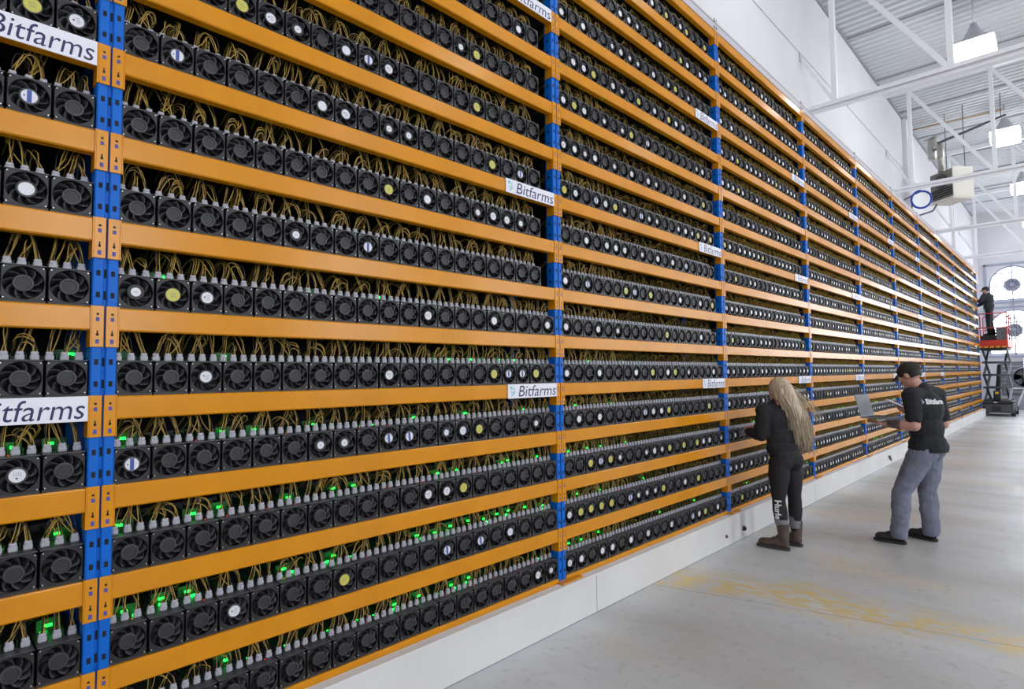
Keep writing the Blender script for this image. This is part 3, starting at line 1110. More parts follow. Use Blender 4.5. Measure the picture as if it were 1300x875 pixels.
wn = 0
for cx in WIN_X:
    for lvl, (z0, zt, hw) in enumerate(WIN_Z):
        wn += 1
        mb = MB()
        a, b2 = arch(cx, z0, zt, hw), arch(cx, z0, zt, hw, inset=0.06)
        n = len(a)
        for ya in (ROOM_Y1 + 0.03, ROOM_Y1 + 0.12):
            pass
        y0, y1 = ROOM_Y1 + 0.04, ROOM_Y1 + 0.12
        v = [(p[0], y0, p[1]) for p in a] + [(p[0], y0, p[1]) for p in b2] + [(p[0], y1, p[1]) for p in b2]
        f = []
        for i in range(n):
            j = (i + 1) % n
            f += [(i, j, n + j, n + i), (n + i, n + j, 2 * n + j, 2 * n + i)]
        mb.add(v, f)
        w = link('window_%d' % wn, mb.mesh('window_frame', ['winframe']))
        tag(w, kind='structure')
        zh = [z0 + (zt - z0) * 0.42, z0 + (zt - z0) * 0.80] if lvl else [z0 + (zt - z0) * 0.36, z0 + (zt - z0) * 0.72]
        link('mullion', MB().box(cx - 0.028, cx + 0.028, y0, y1 - 0.01, z0, zt - 0.05).mesh('mullion', ['winframe']), w)
        for z in zh:
            half = hw - 0.05 if z < zt - hw else math.sqrt(max(0.0, 1 - ((z - (zt - hw)) / hw) ** 2)) * hw - 0.04
            link('mullion', MB().box(cx - half, cx + half, y0, y1 - 0.01, z - 0.026, z + 0.026).mesh('mullion', ['winframe']), w)
        base = b2
        for sx in (0, 1):
            part = clip(base, 0, cx, sx == 0)
            lo = -1e9
            for z in zh + [1e9]:
                cell = clip(clip(part, 1, z, True), 1, lo, False)
                lo = z
                if len(cell) > 2:
                    link('pane', prism_y(MB(), cell, y1, y1 + 0.008).mesh('pane', ['daypane']), w)
        # rectangular surround of each window
        tr = MB()
        for (xa, xb, za, zb) in ((cx - hw - 0.14, cx - hw - 0.06, z0 - 0.08, zt + 0.14), (cx + hw + 0.06, cx + hw + 0.14, z0 - 0.08, zt + 0.14),
                                 (cx - hw - 0.14, cx + hw + 0.14, zt + 0.06, zt + 0.14), (cx - hw - 0.20, cx + hw + 0.20, z0 - 0.12, z0 - 0.04)):
            tr.box(xa, xb, ROOM_Y1 - 0.05, ROOM_Y1 - 0.001, za, zb)
        link('surround', tr.mesh('surround', ['winframe']), w)

# round ventilators hung in front of the windows nearest the rack
for lvl, (zc, ttl) in enumerate(((3.30, 'lower'), (5.22, 'upper'))):
    t = bpy.data.objects.new('ventilator', None)
    COL.objects.link(t)
    t.location = (0.62, ROOM_Y1 - 0.12, zc)
    tag(t, 'round grey ventilator in front of the %s arched window above the lift' % ttl, 'ventilator')
    mb = MB()
    mb.lathe([(0.20, 0.07), (0.27, 0.05), (0.28, 0.0), (0.27, -0.05), (0.22, -0.07), (0.21, 0.0)], 24, axis='y')
    link('housing', mb.mesh('housing', ['ventgrey']), t)
    mb = MB()
    mb.lathe([(0.09, 0.05), (0.10, 0.0), (0.08, -0.06), (0.02, -0.075)], 14, axis='y')
    link('hub', mb.mesh('hub', ['ventgrey']), t)
    for i in range(8):
        a = 2 * PI * i / 8
        c, s = math.cos(a), math.sin(a)
        c2, s2 = math.cos(a + 0.55), math.sin(a + 0.55)
        bl = MB().add([(0.08 * c, -0.03, 0.08 * s), (0.30 * c, -0.04, 0.30 * s), (0.30 * c2, 0.03, 0.30 * s2), (0.08 * c2, 0.03, 0.08 * s2)], [(0, 1, 2, 3)])
        link('blade', bl.mesh('blade', ['ventgrey']), t)
    link('bracket', MB().box(-0.02, 0.02, 0.06, 0.115, -0.9, 0.9).mesh('bracket', ['winframe']), t)

# side wall windows (their daylight is the area light in each opening)
for i, y in enumerate(SIDE_WIN_Y):
    wn += 1
    mb = MB()
    for (ya, yb, za, zb) in ((y - 1.45, y - 1.32, 1.7, 6.5), (y + 1.32, y + 1.45, 1.7, 6.5), (y - 1.45, y + 1.45, 1.6, 1.78), (y - 1.45, y + 1.45, 6.42, 6.6)):
        mb.box(ROOM_X1 - 0.10, ROOM_X1 - 0.001, ya, yb, za, zb)
    w = link('window_%d' % wn, mb.mesh('window_frame', ['winframe']))
    tag(w, kind='structure')

# ------------------------------------------------------------------ things along the end wall
mat('cabgrey', lin(150, 154, 166), rough=0.5, var=0.05)
mat('midgrey', lin(112, 114, 122), rough=0.5, var=0.1)
mat('rubber', (0.02, 0.02, 0.022), rough=0.7)
mat('liftred', lin(206, 62, 44), rough=0.45, var=0.05)
mat('railred', lin(200, 70, 66), rough=0.45)
mat('liftgrey', lin(74, 76, 84), rough=0.5, var=0.1, vscale=8)
mat('liftlight', lin(150, 152, 160), rough=0.5, var=0.08)
mat('hazard', lin(232, 190, 60), rough=0.5)
mat('logoblue', lin(90, 130, 200), rough=0.5)
t = bpy.data.objects.new('pedestal_fan', None)
COL.objects.link(t)
t.location = (0.95, 30.6, 0)
tag(t, 'grey drum fan on a pale tripod stand below the arched windows', 'fan')
link('drum', MB().lathe([(0.40, 0.14), (0.42, 0.0), (0.40, -0.14), (0.37, -0.14), (0.38, 0.0), (0.36, 0.14)], 24, (0, 0, 1.32), 'y').mesh('drum', ['midgrey']), t)
link('hub', MB().lathe([(0.13, 0.1), (0.14, 0.0), (0.10, -0.12), (0.02, -0.13)], 14, (0, 0, 1.32), 'y').mesh('hub', ['rubber']), t)
for i in range(4):
    a = PI / 2 * i + 0.3
    link('blade', MB().add([(0.1 * math.cos(a), -0.04, 1.32 + 0.1 * math.sin(a)), (0.35 * math.cos(a), -0.06, 1.32 + 0.35 * math.sin(a)),
                            (0.35 * math.cos(a + 0.8), 0.05, 1.32 + 0.35 * math.sin(a + 0.8)), (0.1 * math.cos(a + 0.8), 0.04, 1.32 + 0.1 * math.sin(a + 0.8))],
                           [(0, 1, 2, 3)]).mesh('blade', ['midgrey']), t)
for a in (0.5, 2.6, 4.71):
    link('leg', MB().tube([(0, 0, 2.1 if a > 4 else 1.0), (0.42 * math.cos(a), 0.42 * math.sin(a), 0.0)], 0.035, 8).mesh('leg', ['steelwhite']), t)
link('crossbar', MB().box(-0.7, 0.9, -0.03, 0.03, 0.86, 0.92).mesh('crossbar', ['steelwhite']), t)
t = link('cabinet', MB().cbox(0.55, 2.6, 31.35, 31.95, 0.0, 0.52, 0.02).mesh('cabinet', ['cabgrey']))
tag(t, 'low pale blue-grey cabinet against the end wall', 'cabinet')
mb = MB()
mb.lathe([(0.13, 0.0), (0.13, -0.006), (0.09, -0.006), (0.09, 0.0)], 16, (0.98, 31.35, 0.27), 'y')
link('emblem', mb.mesh('emblem', ['logoblue']), t)
t = link('wall_panel', MB().cbox(0.1, 3.4, 31.90, 31.985, 0.56, 1.98, 0.01).mesh('wall_panel', ['midgrey']))
tag(t, 'grey ribbed panel on the end wall under the windows', 'panel')
rb = MB().box(0.15, 3.35, 31.87, 31.90, 0, 0.05).mesh('rib', ['cabgrey'])
for i in range(7):
    link('rib', rb, t, (0, 0, 0.68 + 0.18 * i))

# ------------------------------------------------------------------ scissor lift
L = bpy.data.objects.new('scissor_lift', None)
COL.objects.link(L)
L.location = (0.36, 26.42, 0)
tag(L, 'raised scissor lift with red platform and grey base at the rack end', 'lift')
mb = MB()
mb.cbox(-0.46, 0.46, 0.0, 1.85, 0.12, 0.46, 0.03)
mb.cbox(-0.36, 0.36, -0.03, 0.02, 0.16, 0.40, 0.01)
ch = link('chassis', mb.mesh('chassis', ['liftgrey']), L)
link('top_lip', MB().cbox(-0.47, 0.47, -0.02, 1.87, 0.46, 0.52, 0.012).mesh('top_lip', ['dark']), ch)
link('ladder_plate', MB().cbox(-0.12, 0.12, -0.05, -0.02, 0.19, 0.36, 0.01).mesh('ladder_plate', ['dark']), ch)
link('warning_label', MB().box(-0.08, 0.02, -0.024, -0.019, 0.475, 0.51).mesh('warning_label', ['signwhite']), ch)
wh = MB().lathe([(0.10, -0.06), (0.15, -0.055), (0.15, 0.055), (0.10, 0.06), (0.04, 0.065)], 18, axis='x').mesh('wheel', ['rubber'])
for sx in (-1, 1):
    for yy in (0.25, 1.55):
        link('wheel', wh, L, (sx * 0.43, yy, 0.15))
# scissor stack: four pairs of crossed arms on each side, seen end on
ZB, ZP, NS = 0.54, 2.36, 4
dh = (ZP - ZB) / NS
for i in range(NS):
    z0 = ZB + i * dh
    for sx in (-1, 1):
        for d in (0, 1):
            ya, yb = (0.30, 1.50) if (i + d) % 2 == 0 else (1.50, 0.30)
            xo = sx * (0.34 if d == 0 else 0.27)
            link('scissor_arm', MB().bar((xo, ya, z0), (xo, yb, z0 + dh), 0.06, 0.09).mesh('scissor_arm', ['liftlight' if d == 0 and sx > 0 else 'liftgrey']), L)
    for yy in (0.30, 1.50):
        link('cross_tube', MB().tube([(-0.38, yy, z0 + dh * 0.02), (0.38, yy, z0 + dh * 0.02)], 0.035, 8).mesh('cross_tube', ['liftgrey']), L)
link('hydraulic_cylinder', MB().tube([(0.0, 0.4, ZB + 0.1), (0.03, 1.3, ZP - 0.55)], 0.07, 10).mesh('hydraulic_cylinder', ['dark']), L)
link('control_valve', MB().cbox(-0.10, 0.10, 0.2, 0.4, 0.54, 0.90, 0.02).mesh('control_valve', ['dark']), L)
link('valve_tag', MB().box(-0.04, 0.05, 0.185, 0.199, 0.78, 0.86).mesh('valve_tag', ['hazard']), L)
pl = link('platform', MB().cbox(-0.46, 0.40, -0.05, 1.90, 2.44, 2.70, 0.015).mesh('platform', ['liftred']), L)
link('underframe', MB().cbox(-0.40, 0.36, 0.0, 1.85, 2.36, 2.44, 0.01).mesh('underframe', ['dark']), L)
hz = MB().add([(0, 0, 0), (0.10, 0, 0), (0.13, 0, 0.05), (0.03, 0, 0.05), (0, 0.012, 0), (0.10, 0.012, 0), (0.13, 0.012, 0.05), (0.03, 0.012, 0.05)],
              [(0, 1, 2, 3), (7, 6, 5, 4), (0, 4, 5, 1), (1, 5, 6, 2), (2, 6, 7, 3), (3, 7, 4, 0)]).mesh('hazard_stripe', ['hazard'])
for i in range(5):
    link('hazard_stripe', hz, pl, (-0.44 + 0.165 * i, -0.062, 2.43))
for (x, yy) in ((-0.44, 0.0), (0.38, 0.0), (-0.44, 0.92), (0.38, 0.92), (-0.44, 1.86), (0.38, 1.86)):
    link('rail_post', MB().tube([(x, yy, 2.70), (x, yy, 3.66)], 0.020, 8).mesh('rail_post', ['railred']), L)
for z in (3.15, 3.66):
    for (a, b2) in (((-0.44, 0, z), (0.38, 0, z)), ((-0.44, 1.86, z), (0.38, 1.86, z)), ((-0.44, 0, z), (-0.44, 1.86, z)), ((0.38, 0, z), (0.38, 1.86, z))):
        link('rail', MB().tube([a, b2], 0.020, 8).mesh('rail', ['railred']), L)
# entry gate loops at the right of the platform
for q in range(2):
    x = 0.48 + 0.16 * q
    link('gate_loop', MB().tube([(x, 0.3, 2.74), (x, 0.3, 3.35), (x - 0.03, 0.3, 3.48), (x - 0.10, 0.3, 3.52)], 0.018, 8).mesh('gate_loop', ['liftlight']), L)
t = link('parts_crate', MB().cbox(0.43, 0.72, 26.5, 27.1, 2.7005, 3.16, 0.015).mesh('parts_crate', ['midgrey']))
tag(t, 'grey parts crate standing on the red lift platform', 'crate')
t = link('step_box', MB().cbox(0.0, 0.40, 26.55, 27.35, 2.7005, 2.88, 0.01).mesh('step_box', ['dark']))
tag(t, 'low dark step under the worker on the lift platform', 'step')

# ------------------------------------------------------------------ people
mat('skin', lin(206, 150, 132), rough=0.55, var=0.06, vscale=14)
mat('skin2', lin(196, 150, 134), rough=0.55, var=0.06, vscale=14)
mat('tattoo', lin(96, 84, 84), rough=0.55, var=0.4, vscale=40)
mat('blackcloth', (0.012, 0.012, 0.015), rough=0.85, var=0.2, vscale=10, bump=0.08, bscale=40)
mat('leggings', (0.009, 0.009, 0.012), rough=0.75)
mat('teeblack', (0.014, 0.016, 0.021), rough=0.9, var=0.15, vscale=10, bump=0.06, bscale=40)
mat('denim', lin(116, 121, 140), rough=0.85, var=0.16, vscale=9, bump=0.10, bscale=60)
mat('bootbrown', lin(84, 70, 62), rough=0.7, var=0.25, vscale=14)
mat('soledark', lin(66, 60, 58), rough=0.8)
mat('shoeblack', lin(42, 41, 42), rough=0.6, var=0.2, vscale=12)
mat('sock', lin(128, 128, 136), rough=0.95, var=0.2, vscale=60)
mat('blonde', lin(188, 170, 146), rough=0.45, var=0.30, vscale=16, stretch=(6, 6, 0.6))
mat('darkhair', (0.014, 0.012, 0.010), rough=0.6)
mat('capdark', lin(44, 42, 38), rough=0.85, var=0.2, vscale=16)
mat('glovegrey', lin(130, 132, 142), rough=0.8)
mat('printwhite', (0.75, 0.75, 0.78), rough=0.6)
mat('laptopgrey', lin(116, 124, 132), rough=0.4, metal=0.2)
mat('paper', (0.78, 0.78, 0.80), rough=0.5)
mat('jacket', lin(40, 46, 50), rough=0.85, var=0.2)
mat('jacketgrey', lin(120, 122, 116), rough=0.85, var=0.1)
mat('eyewhite', (0.7, 0.7, 0.7), rough=0.3)


def capsule(mb, p0, r0, p1, r1, n=14):
    p0, p1 = Vector(p0), Vector(p1)
    d = (p1 - p0)
    ln = d.length
    if ln < 1e-5:
        return mb.sphere(p0, max(r0, r1))
    t = d / ln
    ref = Vector((0, 0, 1)) if abs(t.z) < 0.9 else Vector((1, 0, 0))
    u = t.cross(ref).normalized()
    w = t.cross(u)
    rings = []
    for i in range(5):
        a = -PI / 2 + PI / 2 * i / 4
        rings.append((p0 + t * (r0 * math.sin(a)), max(r0 * math.cos(a), 1e-4)))
    for i in range(5):
        a = PI / 2 * i / 4
        rings.append((p1 + t * (r1 * math.sin(a)), max(r1 * math.cos(a), 1e-4)))
    v, f = [], []
    for c, r in rings:
        v += [c + (u * math.cos(2 * PI * j / n) + w * math.sin(2 * PI * j / n)) * r for j in range(n)]
    for i in range(len(rings) - 1):
        f += [(i * n + j, i * n + (j + 1) % n, (i + 1) * n + (j + 1) % n, (i + 1) * n + j) for j in range(n)]
    f += [tuple(range(n - 1, -1, -1)), tuple(range((len(rings) - 1) * n, len(rings) * n))]
    return mb.add(v, f, 0, True)


def rz(p, deg, piv=(0, 0, 0)):
    a = math.radians(deg)
    x, y = p[0] - piv[0], p[1] - piv[1]
    return Vector((piv[0] + x * math.cos(a) - y * math.sin(a), piv[1] + x * math.sin(a) + y * math.cos(a), p[2]))


def ROTZ(deg):
    return Matrix.Rotation(math.radians(deg), 3, 'Z')


def blob(name, parts, voxel, smooth, mats, wrinkle=None, cut=None):
    """one continuous surface grown round overlapping capsules ('c') and ellipsoids ('e')"""
    mb = MB()
    for p in parts:
        if p[0] == 'c':
            capsule(mb, *p[1:])
        else:
            mb.sphere(p[1], p[2], 16, 12, rot=p[3] if len(p) > 3 else None)
    src = mb.mesh(name + '_src', [])
    ob = bpy.data.objects.new(name + '_src', src)
    COL.objects.link(ob)
    md = ob.modifiers.new('r', 'REMESH')
    md.mode = 'VOXEL'
    md.voxel_size = voxel
    ms = ob.modifiers.new('s', 'SMOOTH')
    ms.factor = 0.5
    ms.iterations = smooth
    dg = bpy.context.evaluated_depsgraph_get()
    me = bpy.data.meshes.new_from_object(ob.evaluated_get(dg))
    bpy.data.objects.remove(ob)
    bpy.data.meshes.remove(src)
    if cut or wrinkle:
        bm = bmesh.new()
        bm.from_mesh(me)
        if wrinkle:
            amp, fx, fz, seed = wrinkle
            bm.normal_update()
            for v in bm.verts:
                c = v.co
                q = noise.noise(Vector((c.x * fx + seed, c.y * fx, c.z * fz + 0.9 * c.x * fx))) + 0.5 * noise.noise(Vector((c.x * fx * 2.1, c.y * fx * 2.1 + seed, c.z * fz * 2.3)))
                v.co = c + v.normal * (amp * q)
        if cut:
            for co, no in cut:
                g = bm.verts[:] + bm.edges[:] + bm.faces[:]
                bmesh.ops.bisect_plane(bm, geom=g, plane_co=co, plane_no=no, clear_outer=True)
        bm.to_mesh(me)
        bm.free()
    me.name = name
    me.materials.clear()
    for k in mats:
        me.materials.append(MATS[k])
    me.polygons.foreach_set('use_smooth', [True] * len(me.polygons))
    me.update()
    return me


def head_parts(c, pitch, yaw, s=1.0):
    """skull, jaw, face; c = centre of the skull"""
    R = ROTZ(yaw) @ Matrix.Rotation(math.radians(pitch), 3, 'Y')
    c = Vector(c)
    P = lambda x, y, z: c + R @ Vector((x * s, y * s, z * s))
    S = lambda a, b, d: (a * s, b * s, d * s)
    parts = [('e', P(-0.012, 0, 0.022), S(0.098, 0.078, 0.092), R), ('e', P(0.030, 0, -0.045), S(0.062, 0.058, 0.078), R),
             ('e', P(0.062, 0, -0.098), S(0.026, 0.030, 0.020), R), ('c', P(0.086, 0, 0.0), 0.009 * s, P(0.106, 0, -0.036), 0.014 * s),
             ('e', P(0.080, 0, 0.024), S(0.016, 0.050, 0.012), R), ('e', P(0.086, 0, -0.066), S(0.012, 0.025, 0.006), R),
             ('e', P(0.084, 0, -0.078), S(0.012, 0.022, 0.006), R), ('e', P(0.062, 0.036, -0.022), S(0.022, 0.02, 0.022), R),
             ('e', P(0.062, -0.036, -0.022), S(0.022, 0.02, 0.022), R),
             ('e', P(-0.005, 0.078, -0.010), S(0.020, 0.010, 0.032), R), ('e', P(-0.005, -0.078, -0.010), S(0.020, 0.010, 0.032), R)]
    eyes = [P(0.083, 0.031, 0.006), P(0.083, -0.031, 0.006)]
    return parts, P, R, eyes


def hand_parts(w, d, nrm, side, curl=0.5, s=1.0):
    """wrist w, pointing d, palm facing nrm; side +1: thumb towards d x nrm"""
    w, d, nrm = Vector(w), Vector(d).normalized(), Vector(nrm).normalized()
    nrm = (nrm - d * nrm.dot(d)).normalized()
    lat = d.cross(nrm).normalized() * side
    M = Matrix((d, lat, nrm)).transposed()
    parts = [('e', w + d * 0.045 * s, (0.052 * s, 0.040 * s, 0.017 * s), M), ('c', w, 0.024 * s, w + d * 0.03 * s, 0.026 * s)]
    for i, (off, ln) in enumerate(((0.031, 0.070), (0.011, 0.080), (-0.010, 0.075), (-0.030, 0.058))):
        b = w + d * (0.082 - abs(off) * 0.25) * s + lat * off * s
        dd = (d + nrm * curl * 0.6).normalized()
        m = b + dd * ln * 0.5 * s
        de = (d * (1 - curl) + nrm * curl * 1.3).normalized()
        e = m + de * ln * 0.5 * s
        parts += [('c', b, 0.0092 * s, m, 0.0085 * s), ('c', m, 0.0085 * s, e, 0.0070 * s)]
    tb = w + d * 0.025 * s + lat * 0.034 * s
    tm = tb + (d * 0.6 + lat * 0.7 + nrm * 0.3).normalized() * 0.038 * s
    te = tm + (d * 0.8 + lat * 0.1 + nrm * 0.5).normalized() * 0.032 * s
    parts += [('c', tb, 0.013 * s, tm, 0.011 * s), ('c', tm, 0.011 * s, te, 0.008 * s)]
    return parts


def limb(a, ra, b, rb, c, rc, bulge=0.0):
    """two tapered segments a-b-c"""
    a, b, c = Vector(a), Vector(b), Vector(c)
    m1, m2 = a.lerp(b, 0.4), b.lerp(c, 0.35)
    return [('c', a, ra, m1, ra * (0.97 + bulge * 0.2)), ('c', m1, ra * (0.97 + bulge * 0.2), b, rb), ('c', b, rb, m2, rb * (1.0 + bulge)), ('c', m2, rb * (1.0 + bulge), c, rc)]


def decal(name, txt, width, bvh, frame, parent, mk, bold=0.0, shear=0.0):
    """flat print laid onto a garment: frame(u, v) -> (origin, direction)"""
    me = text_mesh(txt, 0.1, shear, bold=bold)
    xs = [v.co.x for v in me.vertices]
    ys = [v.co.y for v in me.vertices]
    k = width / (max(xs) - min(xs))
    cx, cy = (max(xs) + min(xs)) / 2, (max(ys) + min(ys)) / 2
    bm = bmesh.new()
    bm.from_mesh(me)
    bmesh.ops.triangulate(bm, faces=bm.faces)
    bmesh.ops.subdivide_edges(bm, edges=[e for e in bm.edges if e.calc_length() * k > 0.02], cuts=1)
    for v in bm.verts:
        o_, d_ = frame((v.co.x - cx) * k, (v.co.y - cy) * k)
        hit = bvh.ray_cast(o_, d_)
        v.co = (hit[0] - d_ * 0.004) if hit[0] is not None else o_ + d_ * 0.8
    bm.to_mesh(me)
    bm.free()
    me.materials.clear()
    me.materials.append(MATS[mk])
    return link(name, me, parent)


def shoe(name, heel, toe, mk, solek, parent, boot=0.0, s=1.0):
    heel, toe = Vector(heel), Vector(toe)
    d = (toe - heel).normalized()
    L_ = (toe - heel).length
    up = Vector((0, 0, 1))
    parts = [('c', heel + d * 0.045 + up * 0.058, 0.040 * s, heel + d * 0.13 + up * 0.060, 0.041 * s),
             ('c', heel + d * 0.12 + up * 0.055, 0.040 * s, heel + d * (L_ - 0.055) + up * 0.048, 0.036 * s),
             ('c', heel + d * (L_ - 0.09) + up * 0.048, 0.040 * s, heel + d * (L_ - 0.045) + up * 0.044, 0.034 * s),
             ('c', heel + d * 0.05 + up * 0.06, 0.040 * s, heel + d * 0.055 + up * (0.10 + boot), (0.060 if boot else 0.046) * s),
             ('c', heel + d * 0.08 + up * 0.09, 0.036 * s, heel + d * 0.14 + up * 0.070, 0.034 * s)]
    sh = link(name, blob(name, parts, 0.007, 3, [mk], cut=[((0, 0, 0.018), (0, 0, -1))] + ([((0, 0, 0.10 + boot + 0.02), (0, 0, 1))] if boot else [])), parent)
    mb = MB()
    n = 20
    side = d.cross(up)
    v = []
    for z, g in ((0.0, 0.96), (0.004, 1.0), (0.026, 1.0)):
        for i in range(n):
            a = 2 * PI * i / n
            u_, w_ = math.cos(a), math.sin(a)
            wd = (0.047 if u_ > 0 else 0.041) * s
            u2 = math.copysign(abs(u_) ** 0.75, u_)
            w2 = math.copysign(abs(w_) ** 0.75, w_)
            p = heel + d * (L_ * 0.5 + u2 * (L_ * 0.5 + 0.004) * g) + side * (w2 * wd * g)
            v.append((p.x, p.y, z))
    f = [tuple(range(n - 1, -1, -1)), tuple(range(2 * n, 3 * n))]
    for k in range(2):
        f += [(k * n + i, k * n + (i + 1) % n, (k + 1) * n + (i + 1) % n, (k + 1) * n + i) for i in range(n)]
    mb.add(v, f)
    link('sole', mb.mesh('sole', [solek]), sh)
    for q in range(4):
        c = heel + d * (0.115 + 0.022 * q) + up * (0.112 - 0.010 * q)
        if not boot:
            c.z -= 0.004
        link('lace', MB().tube([c - side * 0.026, c + up * 0.010, c + side * 0.026], 0.0032, 5).mesh('lace', ['soledark']), sh)
    return sh


# ---- woman in black reaching into the rack (local +x = the way she faces)
WO = bpy.data.objects.new('person', None)
COL.objects.link(WO)
WO.location = (0.42, 5.36, 0)
WO.rotation_euler = (0, 0, PI)
tag(WO, 'person with long blonde hair in black clothes and brown boots reaching into the rack', 'person')
hd = -28                                   # her trunk is turned towards the far bays
pv = Vector((-0.075, 0.0, 0))
TW = lambda x, y, z: rz((x, y, z), hd, pv)
hipL, hipR = rz((-0.065, 0.088, 0.80), hd * 0.5, pv), rz((-0.065, -0.088, 0.80), hd * 0.5, pv)
kneL, kneR = Vector((-0.035, 0.105, 0.455)), Vector((-0.115, -0.085, 0.455))
ankL, ankR = Vector((-0.065, 0.11, 0.10)), Vector((-0.115, -0.085, 0.10))
shL, shR = TW(0.015, 0.165, 1.285), TW(0.015, -0.165, 1.285)
elL, elR = Vector((0.085, 0.150, 1.055)), Vector((0.09, -0.27, 1.06))
wrL, wrR = Vector((0.255, 0.045, 1.075)), Vector((0.27, -0.22, 1.10))
hc = TW(-0.005, -0.01, 1.475)
hp, HPf, HR, eyes = head_parts(hc, 22, hd * 0.6, 0.96)
body = hp + [('c', TW(0.01, 0, 1.30), 0.055, hc + Vector((-0.01, 0, -0.06)), 0.048)]
body += [('e', TW(-0.005, 0, 1.20), (0.10, 0.145, 0.15), ROTZ(hd)), ('e', TW(-0.04, 0, 1.02), (0.09, 0.12, 0.14), ROTZ(hd)), ('e', TW(-0.075, 0, 0.86), (0.115, 0.15, 0.12), ROTZ(hd)),
         ('c', shL, 0.05, shR, 0.05)]
body += limb(shL, 0.048, elL, 0.038, wrL, 0.026, 0.05) + limb(shR, 0.048, elR, 0.038, wrR, 0.026, 0.05)
body += limb(hipL, 0.082, kneL, 0.050, ankL, 0.027, 0.05) + limb(hipR, 0.082, kneR, 0.050, ankR, 0.027, 0.05)
body += [('c', ankL, 0.026, ankL + Vector((0.05, 0.002, -0.052)), 0.022), ('c', ankR, 0.026, ankR + Vector((0.05, -0.010, -0.052)), 0.022)]
dL = (Vector((0.34, 0.0, 1.075)) - wrL)
body += hand_parts(wrL, dL, (0.2, -0.5, -0.7), 1, 0.45, 0.92) + hand_parts(wrR, (0.9, 0.1, 0.0), (0.0, 0.3, -0.9), -1, 0.4, 0.92)
link('body', blob('body', body, 0.0055, 3, ['skin']), WO)
for e in eyes:
    ey = link('eye', MB().sphere(e, 0.011, 10, 8).mesh('eye', ['eyewhite']), WO)
    link('iris', MB().sphere(e + HR @ Vector((0.008, 0, 0)), 0.005, 8, 6).mesh('iris', ['darkhair']), ey)
top = [('e', TW(-0.005, 0, 1.19), (0.125, 0.172, 0.155), ROTZ(hd)), ('e', TW(-0.035, 0, 1.02), (0.125, 0.162, 0.16), ROTZ(hd)), ('e', TW(-0.055, 0, 0.93), (0.135, 0.172, 0.10), ROTZ(hd)),
       ('c', shL, 0.070, shR, 0.070), ('c', TW(0.012, 0, 1.30), 0.080, TW(0.025, 0, 1.355), 0.060)]
top += limb(shL, 0.066, elL, 0.054, wrL, 0.040, 0.05) + limb(shR, 0.066, elR, 0.054, wrR, 0.040, 0.05)
link('sweatshirt', blob('sweatshirt', top, 0.009, 4, ['blackcloth'], wrinkle=(0.010, 9, 14, 3.1), cut=[((0, 0, 0.885), (0, 0, -1))]), WO)
leg = [('e', TW(-0.075, 0, 0.86), (0.130, 0.165, 0.125), ROTZ(hd * 0.7)), ('e', TW(-0.115, 0.062, 0.82), (0.085, 0.085, 0.095)), ('e', TW(-0.115, -0.062, 0.82), (0.085, 0.085, 0.095))]
leg += limb(hipL, 0.095, kneL, 0.060, ankL + Vector((0, 0, 0.06)), 0.045, 0.10) + limb(hipR, 0.095, kneR, 0.060, ankR + Vector((0, 0, 0.06)), 0.045, 0.10)
lm_ = link('leggings', blob('leggings', leg, 0.008, 4, ['leggings'], wrinkle=(0.003, 9, 12, 1.0)), WO)
bvh = BVHTree.FromPolygons([v.co[:] for v in lm_.data.vertices], [p.vertices[:] for p in lm_.data.polygons])
decal('lettering', 'Hurle', 0.175, bvh, lambda u, v: (Vector((-0.048 - v, 1.0, 0.375 - u)), Vector((0, -1, 0))), lm_, 'printwhite', bold=0.004)
for (ank, hl, te) in ((ankL, (-0.125, 0.112, 0), (0.175, 0.118, 0)), (ankR, (-0.170, -0.085, 0), (0.100, -0.135, 0))):
    shoe('boot', hl, te, 'bootbrown', 'soledark', WO, boot=0.125)
    c = Vector((hl[0] + 0.055, hl[1], 0))
    link('sock', blob('sock', [('c', c + Vector((0, 0, 0.20)), 0.054, c + Vector((0.020 if hl[1] > 0 else 0.004, 0, 0.280)), 0.059)], 0.007, 2, ['sock'], cut=[((0, 0, 0.285), (0, 0, 1))]), WO)
link('glove', blob('glove', [(p[0], p[1], p[2] + 0.003, p[3], p[4] + 0.003) if p[0] == 'c' else (p[0], p[1], tuple(q + 0.003 for q in p[2]), p[3])
                             for p in hand_parts(wrL, dL, (0.2, -0.5, -0.7), 1, 0.45, 0.92)], 0.0045, 2, ['glovegrey']), WO)
# hair: scalp cap and long locks falling over the back, blown towards the far bays
hb0, hb1, hb2 = HPf(-0.07, 0, -0.02), HPf(-0.07, 0, -0.02) + Vector((-0.075, -0.04, -0.22)), HPf(-0.07, 0, -0.02) + Vector((-0.105, -0.11, -0.44))
cap = [('c', hb0, 0.075, hb1, 0.062), ('c', hb0 + Vector((0, -0.05, 0)), 0.06, hb1 + Vector((0, -0.06, 0)), 0.055), ('c', hb1, 0.060, hb2, 0.035), ('e', HPf(-0.022, 0, 0.036), (0.106, 0.090, 0.098), HR), ('e', HPf(-0.050, 0, -0.03), (0.075, 0.090, 0.10), HR), ('e', HPf(-0.012, 0.062, -0.02), (0.055, 0.028, 0.09), HR),
       ('e', HPf(-0.012, -0.062, -0.02), (0.055, 0.028, 0.09), HR)]
hair = link('hair', blob('hair', cap, 0.008, 3, ['blonde'], wrinkle=(0.006, 40, 6, 2.0)), WO)
rr = random.Random(3)
mb = MB()
